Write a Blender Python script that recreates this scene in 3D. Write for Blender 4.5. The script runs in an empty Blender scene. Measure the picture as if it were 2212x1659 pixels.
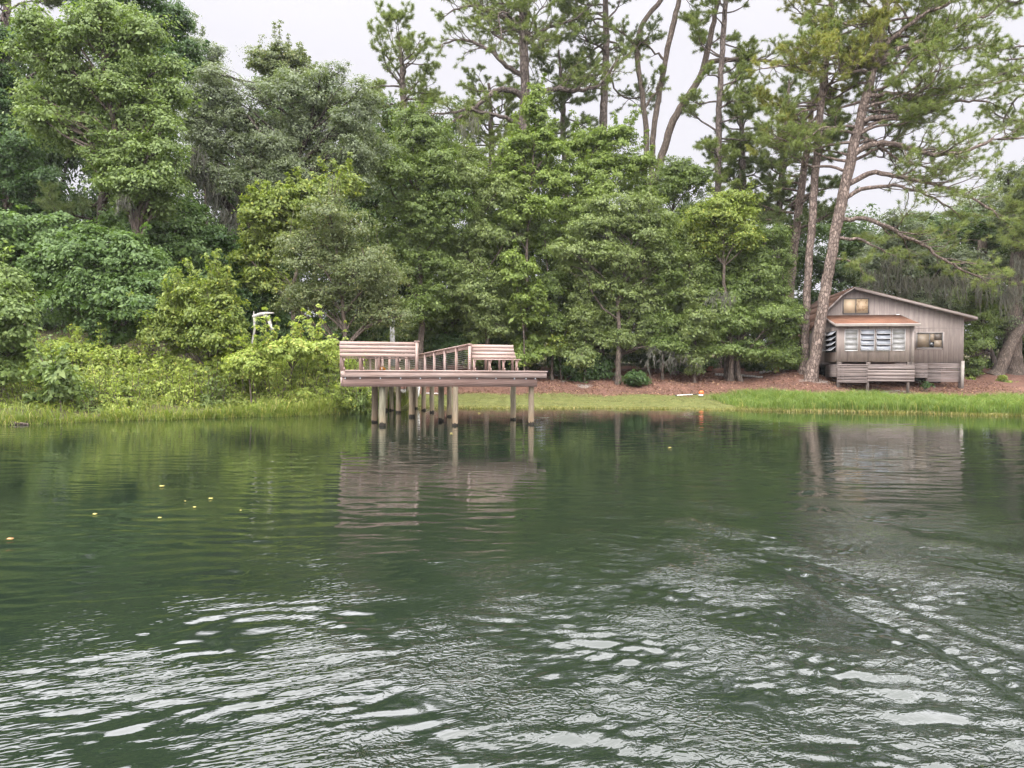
import bpy, math, random
import numpy as np
from mathutils import Vector, Matrix, Euler

rng = np.random.default_rng(11)
random.seed(11)
sc = bpy.context.scene
col = sc.collection
R = math.radians

# ------------------------------------------------------------------ camera
CAMZ = 2.0
HAZE = 0.00016
cam_d = bpy.data.cameras.new('camera')
cam = bpy.data.objects.new('camera', cam_d)
col.objects.link(cam)
cam_d.sensor_width = 36.0
cam_d.lens = 36.0 * 2840 / 4096
cam_d.clip_start = 0.1
cam_d.clip_end = 4000
CAM_E = Euler((R(90 - 1.29), R(-0.33), 0), 'XYZ')
# roll about the view axis, then pitch
CAM_M = Euler((R(90 - 1.29), 0, 0), 'XYZ').to_matrix() @ Matrix.Rotation(R(0.33), 3, 'Z')
cam.matrix_world = Matrix.Translation((0, 0, CAMZ)) @ CAM_M.to_4x4()
sc.camera = cam
CM = np.array(CAM_M)
K = 2212 / 4096.0


def ray(sx, sy):
    """direction of the sight line through a point of the 2212 x 1659 view"""
    d = CM @ np.array([(sx - 1106) / (2840 * K), -(sy - 829.5) / (2840 * K), -1.0])
    return d


def W(sx, sy, D):
    d = ray(sx, sy)
    return np.array([0, 0, CAMZ]) + d * (D / d[1])


def WZ(sx, sy, z=0.0):
    d = ray(sx, sy)
    t = (z - CAMZ) / d[2]
    return np.array([0, 0, CAMZ]) + d * t


def onplane(sx, sy, p0, n):
    d = ray(sx, sy)
    o = np.array([0, 0, CAMZ])
    t = np.dot(p0 - o, n) / np.dot(d, n)
    return o + d * t


def M(D):                       # metres per view unit at depth D
    return D / (2840 * K)


# ------------------------------------------------------------------ mesh helpers
def unit(v):
    v = np.asarray(v, float)
    return v / (np.linalg.norm(v, axis=-1, keepdims=True) + 1e-12)


class MB:
    def __init__(s):
        s.v, s.q, s.t, s.n = [], [], [], 0

    def add(s, v, q=None, t=None):
        v = np.asarray(v, float).reshape(-1, 3)
        if q is not None and len(q):
            s.q.append(np.asarray(q, np.int64).reshape(-1, 4) + s.n)
        if t is not None and len(t):
            s.t.append(np.asarray(t, np.int64).reshape(-1, 3) + s.n)
        s.v.append(v)
        s.n += len(v)
        return s

    def box(s, lo, hi, shear=None):
        x0, y0, z0 = lo
        x1, y1, z1 = hi
        v = np.array([[x0, y0, z0], [x1, y0, z0], [x1, y1, z0], [x0, y1, z0],
                      [x0, y0, z1], [x1, y0, z1], [x1, y1, z1], [x0, y1, z1]], float)
        return s.hexa(v)

    def hexa(s, v):
        return s.add(v, [[0, 3, 2, 1], [4, 5, 6, 7], [0, 1, 5, 4], [1, 2, 6, 5], [2, 3, 7, 6], [3, 0, 4, 7]])

    def beam(s, a, b, w, h, up=(0, 0, 1)):
        """rectangular bar from a to b, w across, h along up"""
        a, b = np.asarray(a, float), np.asarray(b, float)
        d = unit(b - a)
        u = np.asarray(up, float)
        r = unit(np.cross(d, u))
        u = np.cross(r, d)
        v = []
        for p in (a, b):
            for sx, sz in ((-1, -1), (1, -1), (1, 1), (-1, 1)):
                v.append(p + r * sx * w / 2 + u * sz * h / 2)
        v = np.array(v)
        return s.add(v, [[0, 1, 2, 3], [7, 6, 5, 4], [0, 4, 5, 1], [1, 5, 6, 2], [2, 6, 7, 3], [3, 7, 4, 0]])

    def tube(s, pts, rad, k=6, cap=True, rough=0.0):
        pts = np.asarray(pts, float)
        n = len(pts)
        rad = np.broadcast_to(np.asarray(rad, float), (n,))
        d = np.gradient(pts, axis=0)
        d = unit(d)
        ref = np.array([1.0, 0, 0]) if abs(d[0][0]) < 0.8 else np.array([0, 1.0, 0])
        nr = unit(np.cross(d, ref))
        b = np.cross(d, nr)
        a = np.linspace(0, 2 * math.pi, k, endpoint=False)
        rr = rad[:, None] * (1 + (rng.uniform(-rough, rough, (n, k)) if rough else 0))
        v = pts[:, None, :] + (nr[:, None, :] * np.cos(a)[None, :, None] + b[:, None, :] * np.sin(a)[None, :, None]) * rr[:, :, None]
        v = v.reshape(-1, 3)
        i = np.arange(n - 1)[:, None] * k
        j = np.arange(k)[None, :]
        j2 = (j + 1) % k
        q = np.stack([i + j, i + j2, i + k + j2, i + k + j], -1).reshape(-1, 4)
        s.add(v, q)
        if cap:
            c = np.vstack([pts[-1], v[-k:]])
            s.add(c, None, [[0, 1 + x, 1 + (x + 1) % k] for x in range(k)])
            c = np.vstack([pts[0], v[:k]])
            s.add(c, None, [[0, 1 + (x + 1) % k, 1 + x] for x in range(k)])
        return s

    def prism(s, poly, y0, y1):
        """polygon of (x, z) points extruded along y"""
        n = len(poly)
        a = np.array([[p[0], y0, p[1]] for p in poly])
        b = np.array([[p[0], y1, p[1]] for p in poly])
        s.ng = getattr(s, 'ng', [])
        base = s.n
        s.add(np.vstack([a, b]), [[i, (i + 1) % n, n + (i + 1) % n, n + i] for i in range(n)])
        s.ng.append([base + i for i in range(n)][::-1])
        s.ng.append([base + n + i for i in range(n)])
        return s

    def build(s, name, mat, parent=None, loc=(0, 0, 0), smooth=False):
        V = np.vstack(s.v) if s.v else np.zeros((0, 3))
        V = V - np.asarray(loc, float)
        me = bpy.data.meshes.new(name)
        Q = np.vstack(s.q) if s.q else np.zeros((0, 4), int)
        T = np.vstack(s.t) if s.t else np.zeros((0, 3), int)
        ng = getattr(s, 'ng', [])
        loops = np.concatenate([Q.ravel(), T.ravel()] + [np.array(g) for g in ng]).astype(np.int32)
        sizes = np.concatenate([np.full(len(Q), 4), np.full(len(T), 3), np.array([len(g) for g in ng], int)]).astype(np.int64)
        starts = np.concatenate([[0], np.cumsum(sizes)[:-1]]).astype(np.int32) if len(sizes) else np.zeros(0, np.int32)
        me.vertices.add(len(V))
        me.vertices.foreach_set('co', V.astype(np.float32).ravel())
        me.loops.add(len(loops))
        me.loops.foreach_set('vertex_index', loops)
        me.polygons.add(len(sizes))
        me.polygons.foreach_set('loop_start', starts)
        if smooth:
            me.polygons.foreach_set('use_smooth', np.ones(len(sizes), bool))
        me.update(calc_edges=True)
        if mat is not None:
            me.materials.append(mat)
        o = bpy.data.objects.new(name, me)
        col.objects.link(o)
        if parent is not None:
            o.parent = parent
        return o


def tag(o, label=None, cat=None, group=None, kind=None):
    if label:
        o['label'] = label
    if cat:
        o['category'] = cat
    if group:
        o['group'] = group
    if kind:
        o['kind'] = kind
    return o


def empty(name, loc=(0, 0, 0), rz=0.0, parent=None):
    o = bpy.data.objects.new(name, None)
    o.empty_display_size = 0.2
    col.objects.link(o)
    o.location = loc
    o.rotation_euler = (0, 0, rz)
    if parent is not None:
        o.parent = parent
    return o


# ------------------------------------------------------------------ materials
def mat_new(name):
    m = bpy.data.materials.new(name)
    m.use_nodes = True
    nt = m.node_tree
    nt.nodes.clear()
    out = nt.nodes.new('ShaderNodeOutputMaterial')
    return m, nt, out


def nd(nt, t, **kw):
    n = nt.nodes.new(t)
    for k, v in kw.items():
        if k.startswith('i_'):
            key = k[2:]
            key = int(key) if key.isdigit() else key.replace('_', ' ')
            n.inputs[key].default_value = v
        else:
            setattr(n, k, v)
    return n


def c4(c):
    return (c[0], c[1], c[2], 1.0)


def ramp(nt, fac, stops):
    r = nt.nodes.new('ShaderNodeValToRGB')
    el = r.color_ramp.elements
    while len(el) < len(stops):
        el.new(0.5)
    for e, (p, c) in zip(el, stops):
        e.position = p
        e.color = c4(c) if len(c) == 3 else c
    nt.links.new(fac, r.inputs['Fac'])
    return r.outputs['Color']


def noise(nt, vec, scale, detail=3, rough=0.6):
    n = nd(nt, 'ShaderNodeTexNoise')
    n.inputs['Scale'].default_value = scale
    n.inputs['Detail'].default_value = detail
    n.inputs['Roughness'].default_value = rough
    if vec is not None:
        nt.links.new(vec, n.inputs['Vector'])
    return n.outputs['Fac']


def coords(nt, scale=(1, 1, 1)):
    tc = nd(nt, 'ShaderNodeTexCoord')
    mp = nd(nt, 'ShaderNodeMapping')
    mp.inputs['Scale'].default_value = scale
    nt.links.new(tc.outputs['Object'], mp.inputs['Vector'])
    return mp.outputs['Vector']


def mix(nt, fac, a, b, mode='MIX'):
    n = nd(nt, 'ShaderNodeMix', data_type='RGBA', blend_type=mode)
    for sock, val in ((n.inputs['Factor'], fac), (n.inputs[6], a), (n.inputs[7], b)):
        if hasattr(val, 'is_output'):
            nt.links.new(val, sock)
        elif isinstance(val, (int, float)):
            sock.default_value = val
        else:
            sock.default_value = c4(val)
    return n.outputs[2]


def math_n(nt, op, a, b=None):
    n = nd(nt, 'ShaderNodeMath', operation=op)
    for i, v in enumerate((a, b)):
        if v is None:
            continue
        if hasattr(v, 'is_output'):
            nt.links.new(v, n.inputs[i])
        else:
            n.inputs[i].default_value = v
    return n.outputs[0]


def principled(nt, out, color, rough=0.8, spec=0.3, bump=None, bstr=0.3, bdist=0.02, **kw):
    p = nd(nt, 'ShaderNodeBsdfPrincipled')
    if hasattr(color, 'is_output'):
        nt.links.new(color, p.inputs['Base Color'])
    else:
        p.inputs['Base Color'].default_value = c4(color)
    if hasattr(rough, 'is_output'):
        nt.links.new(rough, p.inputs['Roughness'])
    else:
        p.inputs['Roughness'].default_value = rough
    p.inputs['Specular IOR Level'].default_value = spec
    for k, v in kw.items():
        p.inputs[k.replace('_', ' ')].default_value = v
    if bump is not None:
        b = nd(nt, 'ShaderNodeBump')
        b.inputs['Strength'].default_value = bstr
        b.inputs['Distance'].default_value = bdist
        nt.links.new(bump, b.inputs['Height'])
        nt.links.new(b.outputs['Normal'], p.inputs['Normal'])
    if out is not None:
        nt.links.new(p.outputs[0], out.inputs['Surface'])
    return p


def leafmat(name, dark, mid, light, accent=None, acc=0.05, trans=0.36, rough=0.45, spec=0.4, patch=0.45):
    wf = np.array([1.0, 1.0, 1.0]) if name[:4] in ('moss', 'leaf', 'lawn', 'tall') else np.array([1.38, 1.25, 1.14])
    dark, mid, light = (tuple(np.array(q) * wf) for q in (dark, mid, light))
    spec *= .6
    m, nt, out = mat_new(name)
    geo = nd(nt, 'ShaderNodeNewGeometry')
    rnd = geo.outputs['Random Per Island']
    stops = [(0.0, dark), (0.5, mid), (1.0 - acc if accent else 1.0, light)]
    if accent:
        stops.append((1.0 - acc * 0.6, accent))
    c = ramp(nt, rnd, stops)
    vec = coords(nt)
    n1 = noise(nt, vec, 0.45, 3)
    f = ramp(nt, n1, [(0.35, (0, 0, 0)), (0.65, (1, 1, 1))])
    n2 = ramp(nt, noise(nt, vec, 1.6, 2), [(0.3, (0.72, 0.76, 0.74)), (0.7, (1.22, 1.18, 1.05))])
    c = mix(nt, 0.8, c, n2, 'MULTIPLY')
    fm = math_n(nt, 'MULTIPLY', f, patch)
    c = mix(nt, fm, c, light)
    p = principled(nt, None, c, rough, spec)
    tr = nd(nt, 'ShaderNodeBsdfTranslucent')
    tc = mix(nt, 1.0, c, (1.25, 1.35, 0.6), 'MULTIPLY')
    nt.links.new(tc, tr.inputs['Color'])
    ms = nd(nt, 'ShaderNodeMixShader')
    ms.inputs[0].default_value = trans
    nt.links.new(p.outputs[0], ms.inputs[1])
    nt.links.new(tr.outputs[0], ms.inputs[2])
    nt.links.new(ms.outputs[0], out.inputs['Surface'])
    return m


LM = {
    'sweetgum': leafmat('sweetgum_leaves', (.066, .110, .040), (.102, .158, .058), (.158, .220, .086)),
    'bright': leafmat('bright_leaves', (.078, .128, .032), (.118, .180, .046), (.180, .245, .074)),
    'vine': leafmat('vine_leaves', (.040, .080, .030), (.066, .120, .042), (.104, .168, .060)),
    'yellowvine': leafmat('yellow_vine_leaves', (.076, .120, .030), (.118, .172, .044), (.188, .240, .066), (.33, .32, .05), .06),
    'oak': leafmat('oak_leaves', (.058, .086, .052), (.092, .126, .076), (.145, .184, .116), rough=.38, spec=.6),
    'olive': leafmat('olive_leaves', (.058, .085, .040), (.090, .125, .058), (.145, .180, .088), (.25, .22, .08), .05, rough=.4, spec=.55),
    'mid': leafmat('mid_leaves', (.058, .098, .031), (.092, .145, .043), (.142, .198, .066), rough=.4, spec=.5),
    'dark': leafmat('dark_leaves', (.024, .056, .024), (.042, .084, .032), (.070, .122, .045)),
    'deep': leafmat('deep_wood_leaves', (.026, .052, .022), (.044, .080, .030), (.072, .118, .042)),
    'grey': leafmat('grey_green_leaves', (.076, .116, .044), (.118, .168, .062), (.176, .230, .092), rough=.4, spec=.55),
    'yellow': leafmat('yellowing_leaves', (.084, .132, .030), (.128, .185, .044), (.190, .245, .064), (.36, .33, .05), .08),
    'thicket': leafmat('thicket_leaves', (.124, .186, .044), (.192, .264, .066), (.275, .345, .100), (.38, .33, .10), .08),
    'needle': leafmat('pine_needles', (.070, .112, .036), (.118, .170, .050), (.180, .235, .072), (.26, .20, .06), .05, trans=.15),
    'needle_yellow': leafmat('yellowish_pine_needles', (.090, .128, .034), (.150, .190, .044), (.235, .262, .066), (.34, .22, .06), .12, trans=.15),
    'needle_dark': leafmat('dark_pine_needles', (.052, .086, .034), (.082, .122, .046), (.124, .166, .062), trans=.15),
    'grass': leafmat('tall_grass_blades', (.092, .142, .036), (.142, .208, .052), (.205, .275, .082), (.42, .38, .14), .08, trans=.35),
    'bankgrass': leafmat('bank_grass_mixed', (.072, .118, .030), (.118, .172, .042), (.180, .228, .066), (.44, .38, .17), .16, trans=.35),
    'drygrass': leafmat('bank_grass_blades', (.080, .098, .030), (.125, .140, .046), (.180, .185, .068), (.42, .33, .16), .25, trans=.3),
    'lawn': leafmat('lawn_blades', (.070, .078, .026), (.105, .112, .036), (.150, .152, .056), (.40, .33, .15), .15, trans=.2),
    'moss': leafmat('moss_strands', (.070, .070, .058), (.115, .112, .094), (.175, .168, .145), trans=.2, rough=.9, spec=.1),
    'litter': leafmat('leaf_litter', (.062, .032, .022), (.125, .066, .045), (.210, .125, .092), (.38, .24, .15), .10, trans=.05, rough=.8, spec=.1),
}


def barkmat(name, dark, light, scale=(7, 7, 2.2), bstr=0.9):
    m, nt, out = mat_new(name)
    vec = coords(nt, scale)
    vo = nd(nt, 'ShaderNodeTexVoronoi', feature='DISTANCE_TO_EDGE')
    vo.inputs['Scale'].default_value = 1.0
    nz = noise(nt, vec, 1.5, 4)
    addv = nd(nt, 'ShaderNodeVectorMath', operation='ADD')
    nt.links.new(vec, addv.inputs[0])
    cmb = nd(nt, 'ShaderNodeCombineXYZ')
    nt.links.new(nz, cmb.inputs[0])
    nt.links.new(nz, cmb.inputs[2])
    nt.links.new(cmb.outputs[0], addv.inputs[1])
    nt.links.new(addv.outputs[0], vo.inputs['Vector'])
    vc = nd(nt, 'ShaderNodeTexVoronoi', feature='F1')
    vc.inputs['Scale'].default_value = 1.0
    nt.links.new(addv.outputs[0], vc.inputs['Vector'])
    plate = ramp(nt, vo.outputs['Distance'], [(0.0, (0, 0, 0)), (0.16, (1, 1, 1))])
    sep = nd(nt, 'ShaderNodeSeparateColor')
    nt.links.new(vc.outputs['Color'], sep.inputs[0])
    tone = ramp(nt, sep.outputs[0], [(0.0, tuple(np.array(light) * .62)), (0.6, light), (1.0, tuple(np.array(light) * 1.35))])
    fine = ramp(nt, noise(nt, vec, 5, 4), [(0.25, (.7, .7, .7)), (0.75, (1.2, 1.2, 1.2))])
    tone = mix(nt, 1.0, tone, fine, 'MULTIPLY')
    c = mix(nt, plate, dark, tone)
    principled(nt, out, c, 0.9, 0.15, bump=plate, bstr=bstr, bdist=0.03)
    return m


BK = {
    'pine': barkmat('pine_bark', (.060, .046, .040), (.200, .160, .140), (8, 8, 3.0)),
    'pinered': barkmat('red_pine_bark', (.070, .050, .042), (.235, .180, .150), (7, 7, 3.2)),
    'dark': barkmat('dark_bark', (.030, .024, .020), (.075, .060, .050), (12, 12, 3.0), .5),
    'brown': barkmat('brown_bark', (.055, .042, .034), (.150, .118, .095), (14, 14, 3.0), .5),
    'pale': barkmat('pale_dead_wood', (.26, .235, .21), (.55, .52, .48), (16, 16, 3.0), .4),
}


def woodmat(name, base, axis=0, weather=0.55, pale=(.42, .345, .318)):
    """weathered pressure treated boards, grain along one local axis"""
    m, nt, out = mat_new(name)
    s = [26.0, 26.0, 26.0]
    s[axis] = 0.9
    vec = coords(nt, tuple(s))
    geo = nd(nt, 'ShaderNodeNewGeometry')
    off = nd(nt, 'ShaderNodeVectorMath', operation='ADD')
    sca = math_n(nt, 'MULTIPLY', geo.outputs['Random Per Island'], 73.0)
    cmb = nd(nt, 'ShaderNodeCombineXYZ')
    for i in range(3):
        nt.links.new(sca, cmb.inputs[i])
    nt.links.new(vec, off.inputs[0])
    nt.links.new(cmb.outputs[0], off.inputs[1])
    v = off.outputs[0]
    g1 = noise(nt, v, 1.0, 5, .65)
    w = nd(nt, 'ShaderNodeTexWave', wave_type='BANDS', bands_direction='DIAGONAL')
    w.inputs['Scale'].default_value = 0.42
    w.inputs['Distortion'].default_value = 7.0
    w.inputs['Detail'].default_value = 2.0
    w.inputs['Detail Scale'].default_value = 0.5
    nt.links.new(v, w.inputs['Vector'])
    b = np.array(base)
    grain = ramp(nt, w.outputs['Fac'], [(0.0, tuple(b * .62)), (0.22, tuple(b * .92)), (1.0, tuple(b * 1.08))])
    fibre = ramp(nt, g1, [(0.28, (.46, .44, .44)), (0.5, (1, 1, 1)), (0.72, (1.22, 1.20, 1.20))])
    c = mix(nt, 0.8, grain, fibre, 'MULTIPLY')
    isl = ramp(nt, geo.outputs['Random Per Island'], [(0, (.82, .80, .80)), (1, (1.14, 1.12, 1.10))])
    c = mix(nt, 1.0, c, isl, 'MULTIPLY')
    s2 = [1.4, 1.4, 1.4]
    s2[axis] = 0.5
    pv = coords(nt, tuple(s2))
    pm = ramp(nt, noise(nt, pv, 1.5, 3), [(0.42, (0, 0, 0)), (0.68, (1, 1, 1))])
    c = mix(nt, math_n(nt, 'MULTIPLY', pm, weather), c, pale)
    dk = ramp(nt, noise(nt, v, .45, 3), [(0.56, (0, 0, 0)), (0.70, (1, 1, 1))])
    c = mix(nt, math_n(nt, 'MULTIPLY', dk, .7), c, tuple(b * .32))
    principled(nt, out, c, 0.85, 0.2, bump=g1, bstr=.35, bdist=.008)
    return m


DW = (.345, .250, .212)
MW = {
    'x': woodmat('dock_wood_lengthwise', DW, 0),
    'y': woodmat('dock_wood_crosswise', DW, 1),
    'z': woodmat('dock_wood_upright', DW, 2, .4),
    'beam': woodmat('beam_wood', (.215, .143, .120), 0, .3, (.285, .215, .19)),
    'skirt': woodmat('skirting_wood', (.215, .178, .163), 0, .4, (.275, .238, .22)),
    'stilt': woodmat('stilt_wood', (.19, .16, .142), 2, .4, (.30, .27, .24)),
}


def pilemat():
    m, nt, out = mat_new('piling_wood')
    oi = nd(nt, 'ShaderNodeObjectInfo')
    vec = coords(nt, (9, 9, 1.0))
    g = noise(nt, vec, 2.2, 5)
    c = ramp(nt, g, [(0.25, (.120, .095, .068)), (0.5, (.215, .176, .130)), (0.75, (.300, .255, .200))])
    t = ramp(nt, oi.outputs['Random'], [(0, (.82, .78, .72)), (.5, (1, .97, .9)), (1, (.86, .98, .92))])
    c = mix(nt, 1.0, c, t, 'MULTIPLY')
    pg = nd(nt, 'ShaderNodeNewGeometry')
    sp = nd(nt, 'ShaderNodeSeparateXYZ')
    nt.links.new(pg.outputs['Position'], sp.inputs[0])
    zz = math_n(nt, 'ADD', sp.outputs[2], math_n(nt, 'MULTIPLY', noise(nt, coords(nt, (5, 5, 3)), 1.5, 4, .7), -.34))
    zz = math_n(nt, 'ADD', zz, .10)
    wet = ramp(nt, zz, [(0.0, (1, 1, 1)), (0.03, (0, 0, 0))])      # wet, algae-black band at the waterline
    stain = ramp(nt, zz, [(0.05, (1, 1, 1)), (0.5, (0, 0, 0))])
    c = mix(nt, math_n(nt, 'MULTIPLY', stain, .35), c, (.28, .18, .10))
    c = mix(nt, wet, c, (.022, .018, .014))
    principled(nt, out, c, 0.85, 0.25, bump=g, bstr=.5, bdist=.01)
    return m


MPILE = pilemat()


def sidingmat(name, base, pitch=.305):
    m, nt, out = mat_new(name)
    tc = nd(nt, 'ShaderNodeTexCoord')
    sp = nd(nt, 'ShaderNodeSeparateXYZ')
    nt.links.new(tc.outputs['Object'], sp.inputs[0])
    xx = math_n(nt, 'ADD', sp.outputs[0], math_n(nt, 'MULTIPLY', sp.outputs[1], .999))
    fr = math_n(nt, 'FRACT', math_n(nt, 'MULTIPLY', xx, 1 / pitch))
    gr = ramp(nt, fr, [(0.0, (0, 0, 0)), (0.055, (0, 0, 0)), (0.085, (1, 1, 1))])
    idx = math_n(nt, 'FLOOR', math_n(nt, 'MULTIPLY', xx, 1 / pitch))
    wn = nd(nt, 'ShaderNodeTexWhiteNoise', noise_dimensions='1D')
    nt.links.new(idx, wn.inputs['W'])
    b = np.array(base)
    tone = ramp(nt, wn.outputs[0], [(0, tuple(b * .93)), (1, tuple(b * 1.06))])
    st = ramp(nt, noise(nt, coords(nt, (3.5, 3.5, .5)), 1.6, 5), [(0.3, (.78, .77, .76)), (0.7, (1.14, 1.14, 1.14))])
    c = mix(nt, 1.0, tone, st, 'MULTIPLY')
    fi = ramp(nt, noise(nt, coords(nt, (60, 60, 4)), 1, 3), [(0.3, (.88, .88, .88)), (0.7, (1.1, 1.1, 1.1))])
    c = mix(nt, 1.0, c, fi, 'MULTIPLY')
    c = mix(nt, gr, tuple(b * .66), c)
    principled(nt, out, c, 0.85, 0.2, bump=gr, bstr=.6, bdist=.012)
    return m


def plainmat(name, c, rough=.6, spec=.4, var=.12, sc_=4.0, **kw):
    m, nt, out = mat_new(name)
    b = np.array(c)
    cc = ramp(nt, noise(nt, coords(nt), sc_, 4), [(0.3, tuple(b * (1 - var))), (0.7, tuple(b * (1 + var)))])
    principled(nt, out, cc, rough, spec, **kw)
    return m


SID = (.265, .220, .196)
MSIDE = sidingmat('siding', SID)
MTRIM = plainmat('siding_trim', (.285, .242, .218), .8, .2)
MFASC = plainmat('pale_fascia_paint', (.42, .365, .335), .7, .3, .15, 3)
MDARK = plainmat('painted_dark', (.012, .011, .010), .95, .05)  # near-black colour stands in for unlit space
MSASH = plainmat('aluminium_sash', (.50, .48, .47), .45, .5)
MBRONZE = plainmat('dark_window_metal', (.10, .095, .09), .45, .5)
MFROST = plainmat('frosted_glass', (.235, .228, .22), .35, .5, .10, 6)
MSKYGLASS = plainmat('grey_glass', (.30, .31, .34), .06, 1.0, .05)
MDGLASS = plainmat('dark_glass', (.02, .021, .022), .05, .8, .1)
MWHITE = plainmat('white_plastic', (.75, .74, .73), .4, .5, .06)
MBLACK = plainmat('black_plastic', (.02, .02, .02), .5, .4)
MORANGE = plainmat('orange_plastic', (.72, .13, .03), .4, .5)
MTERRA = plainmat('terracotta', (.42, .19, .12), .8, .2)
MGALV = plainmat('galvanised_steel', (.62, .64, .66), .4, .6)
MCABLE = plainmat('steel_cable', (.30, .31, .30), .35, .6)
MGREENPAINT = plainmat('dark_green_paint', (.03, .075, .055), .5, .4)
MGREYPOST = plainmat('grey_post_wood', (.22, .215, .20), .9, .15, .2, 3)


def goldmat():
    m, nt, out = mat_new('gold_film_painted_reflection')
    vec = coords(nt, (1, 1, 1))
    n = noise(nt, vec, 3.2, 5, .62)
    c = ramp(nt, n, [(0.40, (.46, .33, .20)), (0.50, (.50, .37, .235)), (0.56, (.31, .20, .11)), (0.64, (.46, .33, .20))])  # brown mottling paints reflections on the film into its colour
    tc = nd(nt, 'ShaderNodeTexCoord')
    sp = nd(nt, 'ShaderNodeSeparateXYZ')
    nt.links.new(tc.outputs['Object'], sp.inputs[0])
    return m, nt, out, c


_m, _nt, _o, _c = goldmat()
principled(_nt, _o, _c, .3, .3)
MGOLD = _m
MGOLDPLAIN = plainmat('gold_film_plain', (.52, .395, .26), .4, .3, .04, 1.2)
MTANBOARD = plainmat('tan_board_pane', (.20, .155, .11), .35, .3, .18, 3)
MTANDARK = plainmat('brown_board_pane', (.10, .08, .065), .35, .3, .15, 3)


def shinglemat():
    m, nt, out = mat_new('brown_shingles')
    tc = nd(nt, 'ShaderNodeTexCoord')
    sp = nd(nt, 'ShaderNodeSeparateXYZ')
    nt.links.new(tc.outputs['Object'], sp.inputs[0])
    row = math_n(nt, 'FRACT', math_n(nt, 'MULTIPLY', sp.outputs[2], 7.0))
    rl = ramp(nt, row, [(0.0, (.35, .35, .35)), (0.18, (1, 1, 1)), (1.0, (.9, .9, .9))])
    n = ramp(nt, noise(nt, coords(nt, (3, 3, 3)), 2, 5), [(0.3, (.085, .046, .033)), (0.7, (.15, .088, .062))])
    c = mix(nt, 1.0, n, rl, 'MULTIPLY')
    principled(nt, out, c, .9, .15, bump=row, bstr=.5, bdist=.02)
    return m


MSHING = shinglemat()


def needleroof():
    m, nt, out = mat_new('pine_straw_roof')
    a = ramp(nt, noise(nt, coords(nt, (14, 22, 14)), 2.0, 5, .7), [(0.25, (.115, .054, .034)), (0.5, (.20, .098, .062)), (0.75, (.28, .16, .11))])
    b = ramp(nt, noise(nt, coords(nt, (1, 1, 1)), 1.3, 4), [(0.4, (1, 1, 1)), (0.7, (.72, .70, .72))])
    c = mix(nt, 1.0, a, b, 'MULTIPLY')
    principled(nt, out, c, .95, .1, bump=noise(nt, coords(nt, (30, 40, 30)), 1.5, 3), bstr=.7, bdist=.02)
    return m


MSTRAW = needleroof()

# ------------------------------------------------------------------ world and light
world = bpy.data.worlds.new('World')
sc.world = world
world.use_nodes = True
nt = world.node_tree
nt.nodes.clear()
wo = nt.nodes.new('ShaderNodeOutputWorld')
bg = nt.nodes.new('ShaderNodeBackground')
SUN_EL, SUN_AZ = R(58), R(205)
sky = nt.nodes.new('ShaderNodeTexSky')
sky.sky_type = 'NISHITA'
sky.sun_disc = False
sky.sun_elevation = SUN_EL
sky.sun_rotation = SUN_AZ
sky.dust_density = 6
hs = nt.nodes.new('ShaderNodeHueSaturation')
hs.inputs['Saturation'].default_value = 0.12
nt.links.new(sky.outputs[0], hs.inputs['Color'])
tc = nt.nodes.new('ShaderNodeTexCoord')
sp = nt.nodes.new('ShaderNodeSeparateXYZ')
nt.links.new(tc.outputs['Generated'], sp.inputs[0])
cn = noise(nt, tc.outputs['Generated'], 2.2, 4, .55)
zc = math_n(nt, 'ADD', sp.outputs[2], math_n(nt, 'MULTIPLY', math_n(nt, 'SUBTRACT', cn, .5), .10))
grad = ramp(nt, zc, [(0.0, (.84, .83, .89)), (0.40, (.88, .865, .93)), (0.50, (.97, .955, 1.0)), (0.72, (1.0, .99, 1.0)), (1.0, (1, 1, 1))])
# the overcast dome brightens towards the zenith and towards the veiled sun behind the camera
lum = nd(nt, 'ShaderNodeMapRange', interpolation_type='SMOOTHSTEP')
lum.inputs['From Min'].default_value = 0.46
lum.inputs['From Max'].default_value = 0.57
lum.inputs['To Min'].default_value = 12.6
lum.inputs['To Max'].default_value = 78.0
nt.links.new(zc, lum.inputs['Value'])
dt = nd(nt, 'ShaderNodeVectorMath', operation='DOT_PRODUCT')
nt.links.new(tc.outputs['Generated'], dt.inputs[0])
dt.inputs[1].default_value = (-.30, -.80, .52)
glow = nd(nt, 'ShaderNodeMapRange', interpolation_type='SMOOTHSTEP')
glow.inputs['From Min'].default_value = 0.0
glow.inputs['From Max'].default_value = 1.0
glow.inputs['To Min'].default_value = 0.0
glow.inputs['To Max'].default_value = 30.0
nt.links.new(dt.outputs['Value'], glow.inputs['Value'])
tot = math_n(nt, 'ADD', lum.outputs[0], glow.outputs[0])
vs = nd(nt, 'ShaderNodeVectorMath', operation='SCALE')
nt.links.new(grad, vs.inputs[0])
nt.links.new(tot, vs.inputs['Scale'])
mx = mix(nt, 0.94, hs.outputs[0], vs.outputs[0])
nt.links.new(mx, bg.inputs['Color'])
bg.inputs['Strength'].default_value = 0.1
nt.links.new(bg.outputs[0], wo.inputs['Surface'])

sd = bpy.data.lights.new('sun', 'SUN')
sd.energy = 1.3
sd.angle = R(22)
sd.color = (1.0, .965, .92)
sun = bpy.data.objects.new('sun', sd)
col.objects.link(sun)
# direction towards the sun: behind the camera, to its left
az = R(205)
sdir = Vector((math.sin(az) * math.cos(SUN_EL), math.cos(az) * math.cos(SUN_EL), math.sin(SUN_EL)))
sun.rotation_euler = sdir.to_track_quat('Z', 'Y').to_euler()
sun.location = (0, -20, 60)

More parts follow.
